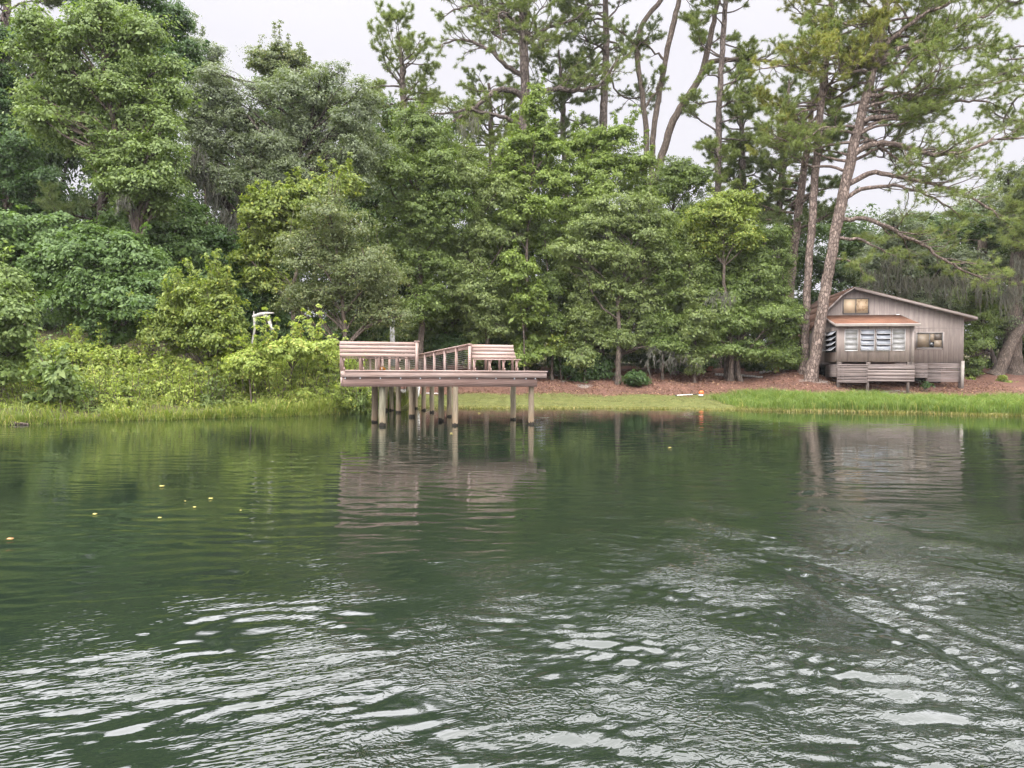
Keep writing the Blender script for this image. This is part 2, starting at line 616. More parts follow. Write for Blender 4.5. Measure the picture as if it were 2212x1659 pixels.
sc.view_settings.view_transform = 'Standard'
sc.view_settings.look = 'None'
sc.view_settings.exposure = -0.2
sc.view_settings.gamma = 1.0
sc.cycles.max_bounces = 6
sc.cycles.diffuse_bounces = 3
sc.cycles.glossy_bounces = 3
sc.cycles.transmission_bounces = 3
sc.cycles.sample_clamp_indirect = 6
sc.cycles.use_denoising = True
sc.cycles.denoiser = 'OPENIMAGEDENOISE'
sc.cycles.denoising_input_passes = 'RGB_ALBEDO_NORMAL'
sc.cycles.denoising_prefilter = 'ACCURATE'
sc.render.film_transparent = False

# ------------------------------------------------------------------ terrain
shore_pts = [WZ(x, y) for x, y in ((0, 918), (300, 907), (600, 899), (790, 892))]
shore_pts2 = [WZ(x, y) for x, y in ((900, 881), (1100, 882), (1300, 882), (1600, 886), (1900, 891), (2212, 899))]
SX = [-400, -60] + [p[0] for p in shore_pts] + [p[0] for p in shore_pts2] + [60, 400]
SY = [10, 14] + [p[1] for p in shore_pts] + [p[1] for p in shore_pts2] + [24, 20]
_o = np.argsort(SX)
SX, SY = np.array(SX)[_o], np.array(SY)[_o]


def shore(x):
    x = np.asarray(x, float)
    return np.interp(x, SX, SY) + .22 * np.sin(x * 1.7 + 1) + .13 * np.sin(x * 4.1) + .07 * np.sin(x * 9.3 + 2)


def deff(x, y):
    x = np.asarray(x, float)
    s = np.interp(x, [-8, -5, 10, 16, 20, 26], [1.4, 1, 1, .82, .64, .60])
    d = y - shore(x)
    return np.where(d > 0, d * s, d)


MOUND = W(1722, 806, 48.5)


def zt(x, y):
    x = np.asarray(x, float)
    y = np.asarray(y, float)
    d = deff(x, y)
    z = np.interp(d, [-60, -8, -2, -.15, 0, .6, 8, 16, 22, 34, 60, 200, 3000],
                  [-4, -2.2, -.7, -.08, .01, .10, .50, 1.95, 2.2, 2.6, 6.5, 10, 12])
    z = z + .95 * np.exp(-((x - MOUND[0]) ** 2 / 7.0 + (y - MOUND[1]) ** 2 / 10.0))
    land = np.clip(d, 0, 2) / 2
    z = z + land * (.05 * np.sin(x * 1.3 + y * .7) + .04 * np.sin(x * .6 - y * 1.9) + .025 * np.sin(x * 3.3 + 1) * np.sin(y * 2.9))
    return z


def ghit(sx, sy, d0=26.0, d1=75.0):
    """where the sight line through a view point meets the bank"""
    d = ray(sx, sy)
    t = np.linspace(d0, d1, 3000) / d[1]
    P = np.array([0, 0, CAMZ]) + d * t[:, None]
    under = P[:, 2] <= zt(P[:, 0], P[:, 1])
    i = int(np.argmax(under)) if under.any() else len(t) - 1
    q = P[i].copy()
    q[2] = float(zt(q[0], q[1]))
    return q


def graded(segs):
    out = []
    for a, b, st in segs:
        out.append(np.arange(a, b, st))
    out.append([segs[-1][1]])
    return np.concatenate(out)


gx = graded([(-800, -100, 70), (-100, -30, 5), (-30, 40, .35), (40, 100, 5), (100, 800, 70)])
gy = graded([(-300, -20, 40), (-20, 18, 4), (18, 56, .35), (56, 90, 1.5), (90, 200, 10), (200, 1500, 130)])
GX, GY = np.meshgrid(gx, gy)
GZ = zt(GX, GY)
ny_, nx_ = GX.shape
mb = MB()
ii = (np.arange(ny_ - 1)[:, None] * nx_ + np.arange(nx_ - 1)[None, :]).ravel()
mb.add(np.stack([GX, GY, GZ], -1), np.stack([ii, ii + 1, ii + nx_ + 1, ii + nx_], -1))


def groundmat():
    m, nt, out = mat_new('bank_ground')
    at = nd(nt, 'ShaderNodeAttribute', attribute_name='zones')
    sep = nd(nt, 'ShaderNodeSeparateColor')
    nt.links.new(at.outputs['Color'], sep.inputs[0])
    v = coords(nt)
    grass = ramp(nt, noise(nt, v, 3.0, 6, .7), [(0.25, (.055, .050, .022)), (0.45, (.090, .098, .030)), (0.6, (.125, .128, .042)), (0.8, (.160, .145, .065))])
    mul = ramp(nt, noise(nt, v, 9.0, 5, .75), [(0.25, (.060, .033, .024)), (0.5, (.130, .072, .053)), (0.75, (.225, .142, .110))])
    mul2 = ramp(nt, noise(nt, v, .7, 4), [(0.35, (.78, .76, .78)), (0.7, (1.2, 1.12, 1.1))])
    mul = mix(nt, 1.0, mul, mul2, 'MULTIPLY')
    sand = ramp(nt, noise(nt, v, 6, 4), [(0.3, (.20, .165, .14)), (0.7, (.32, .27, .24))])
    mud = ramp(nt, noise(nt, v, 4, 4), [(0.3, (.035, .030, .016)), (0.7, (.095, .085, .040))])
    nz = noise(nt, v, 1.8, 5, .7)

    def soft(ch, amt=.5):
        s = math_n(nt, 'ADD', sep.outputs[ch], math_n(nt, 'MULTIPLY', math_n(nt, 'SUBTRACT', nz, .5), amt))
        return ramp(nt, s, [(0.42, (0, 0, 0)), (0.58, (1, 1, 1))])
    c = mix(nt, soft(0), grass, mul)
    c = mix(nt, soft(1, .9), c, sand)
    c = mix(nt, soft(2, .3), c, mud)
    principled(nt, out, c, .95, .1, bump=noise(nt, v, 12, 5, .7), bstr=.8, bdist=.05)
    return m


ground = mb.build('ground', groundmat(), smooth=True)
tag(ground, kind='structure')
de = deff(GX, GY)
z_m = np.clip((de - 7.2) / 1.6 + .5, 0, 1)                       # leaf mulch above the lawn
z_m = np.where(GX < -6.5, np.clip((de - 4) / 1.5, 0, 1), z_m)
z_m = np.where((GX > 19) & (de > 7), 1, z_m)
p1, p2 = WZ(1262, 842, .62), WZ(1215, 828, 1.0)
z_s = .75 * np.exp(-((GX - p1[0]) ** 2 / .5 + (GY - p1[1]) ** 2 / .5)) + .7 * np.exp(-((GX - p2[0]) ** 2 / .25 + (GY - p2[1]) ** 2 / .5))
z_s = z_s + .62 * np.exp(-((GX - MOUND[0] - .5) ** 2 / 2.2 + (GY - MOUND[1] + 1.9) ** 2 / .8))
z_s = z_s + .55 * np.exp(-((GX - 24.5) ** 2 / 14 + (GY - 45.2) ** 2 / 1.6))
z_w = np.maximum(np.clip(.5 - de / .7, 0, 1), np.clip((de - 19) / 4, 0, 1))
z_w = np.where(GX < -6.5, np.maximum(z_w, np.clip((de + .2) / .5, 0, 1)), z_w)
z_m = np.where(GX < -6.5, 0, z_m)
zc_ = np.stack([z_m, np.clip(z_s, 0, 1), z_w, np.ones_like(z_m)], -1).reshape(-1, 4)
ca = ground.data.color_attributes.new('zones', 'FLOAT_COLOR', 'POINT')
ca.data.foreach_set('color', zc_.astype(np.float32).ravel())

# ------------------------------------------------------------------ water
#WATER#
wx = graded([(-400, -60, 40), (-60, -24, 1.2), (-24, -9, .12), (-9, -6, .04), (-6, 6.5, .024), (6.5, 9, .04), (9, 28, .12), (28, 60, 1.2), (60, 400, 40)])
_y = [2.6]
while _y[-1] < 40:
    _y.append(_y[-1] + max(.012, _y[-1] * .0038))
wy = np.concatenate([np.arange(-300, -20, 40), np.arange(-20, 2.5, 1.0), _y, [45, 60]])
WX, WY = np.meshgrid(wx, wy)
WDY = np.gradient(wy)[:, None]
WDX = np.gradient(wx)[None, :]
wr = np.random.default_rng(5)


def lowf(X, Y, lam, seed, n=5):
    r = np.random.default_rng(seed)
    o = np.zeros_like(X)
    for _ in range(n):
        a = r.uniform(0, 2 * math.pi)
        k = 2 * math.pi / (lam * r.uniform(.7, 1.5))
        o += np.sin(k * (X * math.cos(a) + Y * math.sin(a)) + r.uniform(0, 6.28))
    return o / math.sqrt(n / 2)


def train(X, Y, ang, spread, l0, l1, slope, n, seed, warp=.5):
    """a packet of wave components running about direction ang"""
    r = np.random.default_rng(seed)
    o = np.zeros_like(X)
    wq = warp * lowf(X, Y, 2.2, seed + 90)
    for _ in range(n):
        a = ang + r.normal(0, spread)
        lam = math.exp(r.uniform(math.log(l0), math.log(l1)))
        k = 2 * math.pi / lam
        res = np.clip(lam / (2.6 * np.hypot(WDY * math.sin(a), WDX * math.cos(a)) + 1e-9) - 1, 0, 1)
        o += (slope / k / math.sqrt(n / 2)) * res * np.sin(k * (X * math.cos(a) + Y * math.sin(a)) + wq * (l1 / lam) ** .5 + r.uniform(0, 6.28))
    return o


def blob(sx, sy, rx, ry):
    c = WZ(sx, sy)
    return np.exp(-((WX - c[0]) / rx) ** 2 - ((WY - c[1]) / ry) ** 2)


sel = slice(0, None)
far = np.clip((WY - 7) / 8, 0, 1)
near = 1 - far
H = np.zeros_like(WX)
patch = .65 + .35 * lowf(WX, WY, 7, 1)
H += train(WX, WY, R(88), .28, .25, .9, .028, 18, 21, .7) * np.clip(patch, .15, 1.4)
# the boat's own wash: long slanting crests, lower left to upper right, and a crossing train on the right
m_left = np.clip(1.1 * blob(60, 1600, 1.7, 1.3) + 1.0 * blob(520, 1430, 1.5, .75) + .8 * blob(560, 1600, 1.3, 1.0) + .35 * blob(700, 1260, 1.8, 1.6), 0, 1.2)
m_right = np.clip(blob(2050, 1400, 2.0, 2.6) + 1.0 * blob(1560, 1400, 1.6, 1.4) + .55 * blob(1850, 1180, 2.6, 3.0) + .9 * blob(1850, 1600, 1.7, 1.1), 0, 1.15)
m_mid = np.clip(.8 * blob(1100, 1600, 1.2, .9) + .6 * blob(1400, 1300, 1.6, 1.6), 0, 1.1)
brk = np.clip(.7 + .5 * lowf(WX, WY, 1.9, 31), .1, 1.6)
H += train(WX, WY, R(112), .20, .08, .30, .075, 28, 22, 1.1) * (m_left + .6 * m_mid) * brk
H += train(WX, WY, R(80), .40, .09, .34, .095, 30, 23, 1.2) * (m_right + .5 * m_mid) * brk
H += train(WX, WY, R(135), .45, .07, .22, .105, 28, 24, 1.2) * m_right * np.clip(.8 + .6 * lowf(WX, WY, 1.4, 33), .1, 1.8)
H += train(WX, WY, R(60), 1.0, .06, .14, .065, 26, 25, .6) * np.clip(m_right + .5 * m_left, 0, 1.2) * np.clip(.5 + .7 * lowf(WX, WY, 1.1, 35), 0, 1.6)
H += train(WX, WY, R(95), .5, .6, 1.6, .008, 10, 26, .5) * near
H += train(WX, WY, R(140), .12, .30, .60, .050, 10, 28, .8) * m_mid
H += train(WX, WY, R(92), .30, .10, .30, .034, 20, 27, .9) * np.clip(.35 + .65 * lowf(WX, WY, 2.2, 37), .03, 1.4) * np.clip((26 - WY) / 10, 0, 1)
# boil near the left: rings about a centre
cb = WZ(590, 1395)
rr_ = np.hypot((WX - cb[0]) * .8, WY - cb[1])
H += .0045 * np.sin(rr_ * 24 + 1.5 * lowf(WX, WY, .9, 41)) * np.exp(-((rr_ - .55) / .5) ** 2)
# two thin wake ridges running away on the right
WAKE = np.ones_like(WX)
for (a, b, amp, wdt) in (((1590, 1185), (2230, 1490), .020, .16), ((1690, 1190), (2230, 1400), .013, .11)):
    A_, B_ = WZ(*a)[:2], WZ(*b)[:2]
    dv = (B_ - A_) / np.linalg.norm(B_ - A_)
    along = (WX - A_[0]) * dv[0] + (WY - A_[1]) * dv[1]
    acr = -(WX - A_[0]) * dv[1] + (WY - A_[1]) * dv[0] + .10 * lowf(WX, WY, 1.6, 51)
    L_ = np.linalg.norm(B_ - A_)
    env = np.clip(along / (.25 * L_), 0, 1) * np.clip((1.5 * L_ - along) / (.3 * L_), 0, 1)
    H *= 1 - .85 * env * np.exp(-((acr + .17) / .12) ** 2)
    WAKE *= 1 - .9 * env * np.exp(-((acr + .17) / .12) ** 2)
    H += .0042 * env * np.sin(along * 2 * math.pi / .13 + 1.2 * lowf(WX, WY, .5, 53)) * np.exp(-(acr / .055) ** 2) * np.clip(.6 + .6 * lowf(WX, WY, .5, 54), 0, 1.4)
    H += amp * .5 * env * np.cos(acr * 2 * math.pi / (wdt * 2.4)) * np.exp(-(acr / wdt) ** 2)
calm = np.clip((WY - 2.6) / .5, 0, 1)
H *= np.where(WY < 2.6, .4, 1)
mb = MB()
ny_, nx_ = WX.shape
ii = (np.arange(ny_ - 1)[:, None] * nx_ + np.arange(nx_ - 1)[None, :]).ravel()
mb.add(np.stack([WX, WY, H], -1), np.stack([ii, ii + 1, ii + nx_ + 1, ii + nx_], -1))


def watermat():
    m, nt, out = mat_new('river_water')
    v = coords(nt)
    n1 = noise(nt, coords(nt, (.25, .25, .25)), 1.0, 3)
    c = ramp(nt, n1, [(0.3, (.0068, .0112, .0072)), (0.7, (.0095, .0150, .0098))])
    at = nd(nt, 'ShaderNodeAttribute', attribute_name='chop')
    sep = nd(nt, 'ShaderNodeSeparateColor')
    nt.links.new(at.outputs['Color'], sep.inputs[0])
    def rip(sx, sy, rz, det, dist):
        tc = nd(nt, 'ShaderNodeTexCoord')
        mp = nd(nt, 'ShaderNodeMapping')
        mp.inputs['Rotation'].default_value = (0, 0, rz)
        m2 = nd(nt, 'ShaderNodeMapping')
        m2.inputs['Scale'].default_value = (sx, sy, sy)
        nt.links.new(tc.outputs['Object'], mp.inputs['Vector'])
        nt.links.new(mp.outputs[0], m2.inputs['Vector'])
        w = nd(nt, 'ShaderNodeTexNoise')
        w.inputs['Scale'].default_value = 1.0
        w.inputs['Detail'].default_value = det
        w.inputs['Distortion'].default_value = dist
        nt.links.new(m2.outputs[0], w.inputs['Vector'])
        return w.outputs['Fac']
    hl = math_n(nt, 'ADD', math_n(nt, 'MULTIPLY', rip(6, 22, R(-24), 1, .6), .0105), math_n(nt, 'MULTIPLY', rip(16, 44, R(-18), 0, .6), .0042))
    hr = math_n(nt, 'ADD', math_n(nt, 'MULTIPLY', rip(10, 16, R(-8), 1, 1.8), .0125), math_n(nt, 'MULTIPLY', rip(20, 30, R(15), 0, 1.8), .0026))
    hgt = math_n(nt, 'ADD', math_n(nt, 'MULTIPLY', hl, sep.outputs[0]), math_n(nt, 'MULTIPLY', hr, sep.outputs[1]))
    hgt = math_n(nt, 'ADD', hgt, math_n(nt, 'MULTIPLY', noise(nt, coords(nt, (2.0, 5.0, 3.0)), 1.0, 2, .5), .003))
    p = principled(nt, out, c, 0.02, .5, bump=hgt, bstr=1.0, bdist=1.0)
    p.inputs['IOR'].default_value = 1.70
    return m


water = mb.build('water', watermat(), smooth=True)
tag(water, kind='structure')
gate = np.clip((22 - WY) / 10, .12, 1)
cl_ = np.clip(.08 + .95 * m_left + .35 * m_mid, 0, 1.1) * np.clip(.6 + .5 * lowf(WX, WY, 1.2, 71), .05, 1.3) * gate
cr_ = np.clip(.04 + m_right + .6 * m_mid, 0, 1.1) * np.clip(.6 + .5 * lowf(WX, WY, 1.2, 72), .05, 1.3) * gate
ca = water.data.color_attributes.new('chop', 'FLOAT_COLOR', 'POINT')
ca.data.foreach_set('color', np.stack([cl_ * WAKE, cr_ * WAKE, cl_ * 0, cl_ * 0 + 1], -1).astype(np.float32).ravel())

# ------------------------------------------------------------------ foliage generators
def leaf_quads(mbf, P, Nrm, Ax, L, Wd):
    """rhombic leaves: centres P, normals Nrm, long axes Ax (made perpendicular), lengths L, widths Wd"""
    Nrm = unit(Nrm)
    Ax = unit(Ax - Nrm * np.sum(Ax * Nrm, -1, keepdims=True))
    B = np.cross(Nrm, Ax)
    L = np.asarray(L)[:, None]
    Wd = np.asarray(Wd)[:, None]
    v = np.stack([P - Ax * L * .5, P + B * Wd * .5 - Ax * L * .06 + Nrm * L * .06,
                  P + Ax * L * .5 - Nrm * L * .08, P - B * Wd * .5 - Ax * L * .06 + Nrm * L * .06], 1)
    n = len(P)
    q = np.arange(4 * n).reshape(n, 4)
    mbf.add(v.reshape(-1, 3), q)


def rand_unit(n):
    return unit(rng.normal(size=(n, 3)))


def clumps(mbf, C, out_dir, cr, m, leaf, flat=.6, up=.62, outw=.8, rnd=.8, aspect=.58, droop=.25):
    """m leaves about every clump centre"""
    n = len(C)
    if n == 0:
        return
    idx = np.repeat(np.arange(n), m)
    off = rng.normal(size=(n * m, 3)) * .5
    off = off * np.minimum(1, 1.25 / np.maximum(np.linalg.norm(off, axis=1, keepdims=True), .01))
    off[:, 2] *= flat
    size = cr * np.exp(rng.normal(0, .33, n))
    off = off * size[idx][:, None]
    P = C[idx] + off
    # clumps hang outward: drop with distance from the clump centre
    hd = np.linalg.norm(off[:, :2], axis=1)
    P[:, 2] -= droop * hd
    od = out_dir[idx]
    Nrm = np.array([0, 0, up]) + od * outw + unit(off + 1e-6) * .35 + rng.normal(size=P.shape) * rnd * .6
    Ax = unit(off + 1e-6) + od * .4 + rng.normal(size=P.shape) * .5 + np.array([0, 0, -.3])
    L = leaf * np.exp(rng.normal(0, .28, len(P)))
    leaf_quads(mbf, P, Nrm, Ax, L, L * aspect)


def ell_points(c, r, n, shell=.62, bottom=.35, bump=.2):
    """points spread through the outer part of an uneven ellipsoid"""
    d = rand_unit(int(n * 1.6))
    keep = (d[:, 2] > -.25) | (rng.random(len(d)) < bottom)
    d = d[keep][:n]
    ph = rng.uniform(0, 6.28, 6)
    bn = (np.sin(d[:, 0] * 4 + ph[0]) + np.sin(d[:, 1] * 4.3 + ph[1]) + np.sin(d[:, 2] * 4.6 + ph[2]) + np.sin(d[:, 0] * 8 + d[:, 2] * 6 + ph[3])) / 2.2
    rad = shell + (1 - shell) * np.sqrt(rng.random(len(d))) + bump * bn
    return c + d * r * rad[:, None], d


def limb_path(a, b, sag=.12, n=6, wob=.06):
    a, b = np.asarray(a, float), np.asarray(b, float)
    t = np.linspace(0, 1, n)[:, None]
    L = np.linalg.norm(b - a)
    p = a + (b - a) * t
    w = rng.normal(size=3) * wob * L
    p = p + np.sin(t * math.pi) * w + np.sin(t * math.pi * 2) * rng.normal(size=3) * wob * .5 * L
    p[:, 2] += (np.sin(t[:, 0] * math.pi) * sag * L)
    return p


TREES = []


def broadleaf(name, label, cat, D, base_sx, lobes, leaf='mid', size=.13, cr=.38, dens=1.0, m=70, trunk_r=.16, bark='brown',
              group=None, lean_sx=None, flat=.5, shell=.48, parts=('crown', 'trunk'), shoots=0, bottom=.35, bump=.30, rough=.04):
    """a tree or shrub whose crown is made of clumps of leaves spread through uneven lobes.
    lobes: (view x, view y, half width, half height[, depth offset]) in view units, at depth D"""
    bx = W(base_sx, 800, D)[0]
    base = np.array([bx, D, float(zt(bx, D))])
    root = empty(name, base)
    tag(root, label, cat, group)
    size *= .96
    fol, wood = MB(), MB()
    cs = []
    for lb in lobes:
        d = D + (lb[4] if len(lb) > 4 else rng.uniform(-.7, .7))
        c = W(lb[0], lb[1], d)
        k = M(d)
        r = np.array([lb[2] * k, .85 * k * (lb[2] + lb[3]) / 2, lb[3] * k])
        cs.append((c, r * np.array([.80, .85, .80])))
        nsub = 4 if lb[2] * lb[3] * k * k > .8 else 2
        for _ in range(nsub):
            dv = unit(rng.normal(size=3) * [1, .7, .9] + [0, -.25, .15])
            cs.append((c + dv * r * rng.uniform(.62, .92), r * rng.uniform(.36, .60) * np.array([1.1, 1, .8])))
    cs_z = sorted(cs, key=lambda e: e[0][2])
    top = cs_z[-1][0]
    mean = np.mean([c for c, r in cs], axis=0)
    hi = top[2] - .2
    mid = base * .45 + np.array([mean[0], D, 0]) * .55
    mid[2] = base[2] + .5 * (hi - base[2])
    tp = np.array([base - [0, 0, .3], base + [rng.normal(0, .1), 0, (hi - base[2]) * .2], mid,
                   [mean[0] * .5 + top[0] * .5, D, base[2] + .78 * (hi - base[2])], top])
    # smooth the trunk
    tt = np.linspace(0, 1, 5)
    t2 = np.linspace(0, 1, 14)
    tp = np.stack([np.interp(t2, tt, tp[:, i]) for i in range(3)], 1) + rng.normal(size=(14, 3)) * trunk_r * .18
    tr = trunk_r * np.linspace(1.15, .16, 14)
    tr[0] *= 1.35
    wood.tube(tp, tr, 8, rough=rough)
    for c, r in cs:
        # branch from the trunk to the lobe
        zc2 = max(base[2] + .25 * (hi - base[2]), c[2] - .9 * np.hypot(c[0] - mean[0], .5))
        i = int(np.argmin(np.abs(tp[:, 2] - zc2)))
        bp = limb_path(tp[i], c + [0, 0, r[2] * .2], .10)
        wood.tube(bp, np.linspace(max(.02, tr[i] * .55), .025, len(bp)), 5)
        area = 4 * math.pi * ((r[0] * r[1]) ** 1.6 / 3 + (r[0] * r[2]) ** 1.6 / 3 + (r[1] * r[2]) ** 1.6 / 3) ** (1 / 1.6)
        n = max(10, int(dens * area * 1.22 / (math.pi * cr * cr)))
        pts, od = ell_points(c, r, n, shell, bottom, bump)
        # thinner on the side away from the river
        keep = (od[:, 1] < .35) | (rng.random(len(od)) < .45)
        pts, od = pts[keep], od[keep]
        clumps(fol, pts, od, cr, m, size, flat=flat)
        # sparse inner leaves so the crown is not hollow
        pin, oin = ell_points(c, r * .6, max(3, n // 5), .3, .8, .1)
        clumps(fol, pin, oin, cr * 1.3, m, size * 1.25, flat=flat)
        for j in rng.choice(len(pts), min(len(pts), 4), replace=False):
            tw = limb_path(bp[rng.integers(2, len(bp))], pts[j], .05, 4)
            wood.tube(tw, np.linspace(.03, .008, 4), 4, cap=False)
    for _ in range(shoots):
        c, r = cs[rng.integers(len(cs))]
        d = unit(np.array([rng.normal(0, .6), rng.normal(0, .4) - .2, 1.0]))
        st = c + d * r * .9
        en = st + d * rng.uniform(.5, 1.3) * np.array([.7, .7, 1.2])
        s_ = limb_path(st, en, 0, 5, .04)
        wood.tube(s_, np.linspace(.018, .006, 5), 4, cap=False)
        clumps(fol, s_[1:], unit(rng.normal(size=(4, 3)) + [0, 0, .6]), cr * .55, m // 2, size)
    fol.build(parts[0], LM[leaf], root, base)
    wood.build(parts[1], BK[bark], root, base, smooth=True)
    TREES.append(root)
    return root


def shrub(name, label, cat, D, base_sx, lobes, **kw):
    kw.setdefault('parts', ('foliage', 'stem'))
    kw.setdefault('trunk_r', .04)
    return broadleaf(name, label, cat, D, base_sx, lobes, **kw)


def grow(wood, tufts, p, d, L, r, level, upturn=.10, dens=1.0):
    n = max(4, int(L / .38))
    step = L / n
    pts = [p]
    for i in range(n):
        f = i / n
        d = unit(d + rng.normal(size=3) * np.array([.24, .24, .2]) + np.array([0, 0, upturn if f > .4 else -.04]))
        p = p + d * step
        pts.append(p)
        if level < 2 and f >= (.28 if level == 0 else .2) and rng.random() < (.88 if level == 0 else .62) * dens:
          for sg in ((1, -1) if rng.random() < .55 else (rng.choice((1, -1)),)):
            lat = unit(np.cross(d, [0, 0, 1.0])) * sg
            cd = unit(d * .75 + lat * rng.uniform(.5, 1.0) + np.array([0, 0, rng.uniform(-.1, .5)]))
            cl = L * rng.uniform(.22, .42) * (1.15 - .5 * f) if level == 0 else L * rng.uniform(.35, .6)
            grow(wood, tufts, p, cd, max(.45, cl), r * (1 - .6 * f) * .5, level + 1, upturn + .06, dens)
        if level >= 1 and f >= .35:
            tufts.append((p, d))
    tufts.append((p, d))
    pts = np.array(pts)
    wood.tube(pts, np.linspace(r, max(.010, r * .28), len(pts)), 6 if level == 0 else 4, cap=False)


def add_needles(mbf, tufts, per=34, length=.24, width=.017):
    if not tufts:
        return
    P = np.array([t[0] for t in tufts])
    D_ = np.array([t[1] for t in tufts])
    n = len(P)
    idx = np.repeat(np.arange(n), per)
    nd_ = unit(D_[idx] * .55 + np.array([0, 0, .25]) + rand_unit(n * per))
    st = P[idx] - D_[idx] * rng.uniform(0, .22, n * per)[:, None]
    L = length * rng.uniform(.65, 1.2, n * per)[:, None]
    en = st + nd_ * L + np.array([0, 0, -.15]) * L * rng.random((n * per, 1))
    sd_ = unit(np.cross(nd_, rand_unit(n * per))) * width * .5
    v = np.stack([st - sd_, st + sd_, en], 1).reshape(-1, 3)
    mbf.add(v, None, np.arange(3 * n * per).reshape(-1, 3))


def pine(label, D, path, crown=(.55, 1.0), n_limbs=26, Lr=(1.6, 4.2), limbs=(), needle='needle', bark='pine', group=None, per=36,
         length=.27, width=.022, name='pine_tree', dens=1.0, elev=(.05, .5), ground_first=True, stems=(), twig_upturn=.10, azs=None):
    """path: (view x, view y, view radius) from the base up; limbs: hand-laid limbs [(view x, view y, depth offset)...], radius"""
    P0 = W(path[0][0], path[0][1], D)
    base = np.array([P0[0], D, float(zt(P0[0], D))])
    root = empty(name, base)
    tag(root, label, 'tree', group)
    wood, fol, tufts = MB(), MB(), []

    def trunk(path, flare):
        pts = np.array([W(a, b, D) for a, b, c in path])
        rad = np.array([c * M(D) for a, b, c in path])
        seg = np.concatenate([[0], np.cumsum(np.linalg.norm(np.diff(pts, axis=0), axis=1))])
        n = max(8, int(seg[-1] / .55))
        t = np.linspace(0, seg[-1], n)
        q = np.stack([np.interp(t, seg, pts[:, i]) for i in range(3)], 1)
        ker = np.array([.25, .5, .25])
        for _ in range(3):
            q[1:-1] = .25 * q[:-2] + .5 * q[1:-1] + .25 * q[2:]
        rr = np.interp(t, seg, rad)
        q[1:] += rng.normal(size=(n - 1, 3)) * .025
        if flare:
            q[0, 2] = base[2] - .35
        wood.tube(q, rr * rng.uniform(.97, 1.03, n), 14, rough=.05)
        return q, rr

    q, rr = trunk(path, ground_first)
    allq = [(q, rr)]
    for s_ in stems:
        allq.append(trunk(s_, False))
    for lp, lr in limbs:
        pts = np.array([W(a, b, D + c) for a, b, c in lp])
        seg = np.concatenate([[0], np.cumsum(np.linalg.norm(np.diff(pts, axis=0), axis=1))])
        n = max(8, int(seg[-1] / .35))
        t = np.linspace(0, seg[-1], n)
        l = np.stack([np.interp(t, seg, pts[:, i]) for i in range(3)], 1)
        for _ in range(2):
            l[1:-1] = .25 * l[:-2] + .5 * l[1:-1] + .25 * l[2:]
        l[1:] += rng.normal(size=(n - 1, 3)) * .05
        r0 = lr * M(D)
        wood.tube(l, np.linspace(r0, r0 * .3, n), 8, rough=.05)
        Ltot = seg[-1]
        for i in range(2, n):
            f = i / n
            if f > .25 and rng.random() < .95 * dens:
                d = unit(l[i] - l[i - 1])
                lat = unit(np.cross(d, [0, 0, 1.0])) * (1 if rng.random() < .5 else -1)
                cd = unit(d * .7 + lat * rng.uniform(.3, 1) + np.array([0, 0, rng.uniform(-.15, .6)]))
                grow(wood, tufts, l[i], cd, max(.6, Ltot * rng.uniform(.18, .36) * (1.2 - .5 * f)), r0 * (1 - .7 * f) * .4, 1, twig_upturn, dens)
        grow(wood, tufts, l[-1], unit(l[-1] - l[-2]), .9, r0 * .3, 1, twig_upturn, dens)
    for k in range(n_limbs):
        qq, rq = allq[k % len(allq)]
        f = crown[0] + (crown[1] - crown[0]) * ((k + rng.random()) / n_limbs)
        i = min(len(qq) - 2, int(f * (len(qq) - 1)))
        a = rng.uniform(0, 6.28) if azs is None else rng.uniform(*azs[0 if rng.random() < .72 else 1])
        g = (f - crown[0]) / max(1e-6, crown[1] - crown[0])
        e = elev[0] + (elev[1] - elev[0]) * g + rng.normal(0, .15)
        d = np.array([math.cos(a) * math.cos(e), math.sin(a) * math.cos(e), math.sin(e)])
        L = (Lr[0] + (Lr[1] - Lr[0]) * (1 - g) ** .7) * rng.uniform(.7, 1.2)
        grow(wood, tufts, qq[i], d, L, max(.03, min(.11, rq[i] * .38)), 0, .10, dens)
    if crown[1] >= .99:
        for qq, rq in allq:
            tufts.append((qq[-1], np.array([0, 0, 1.0])))
    add_needles(fol, tufts, per, length, width)
    fol.build('crown', LM[needle], root, base)
    wood.build('trunk', BK[bark], root, base, smooth=True)
    TREES.append(root)
    return root


def blades(mbf, P, h, w, lean=.35, wind=(0, 0), curl=.35):
    n = len(P)
    a = rng.uniform(0, 6.28, n)
    ln = np.stack([np.cos(a), np.sin(a), np.zeros(n)], 1) * (lean * rng.uniform(.2, 1.3, n))[:, None]
    ln[:, 0] += wind[0]
    ln[:, 1] += wind[1]
    b = rng.uniform(0, 6.28, n)
    sd_ = np.stack([np.cos(b), np.sin(b), np.zeros(n)], 1) * (w * .5 * rng.uniform(.7, 1.3, n))[:, None]
    h = h * rng.uniform(.55, 1.15, n)[:, None] if np.isscalar(h) else (h * rng.uniform(.6, 1.15, n))[:, None]
    up = np.array([0, 0, 1.0])
    mid = P + up * h * .55 + ln * h * .35
    tip = P + up * h * (1 - curl * .5) + ln * h * (1 + curl)
    v = np.stack([P - sd_, P + sd_, mid + sd_ * .8, mid - sd_ * .8, tip], 1).reshape(-1, 3)
    i = np.arange(n)[:, None] * 5
    mbf.add(v, i + np.array([[0, 1, 2, 3]]), i + np.array([[3, 2, 4]]))


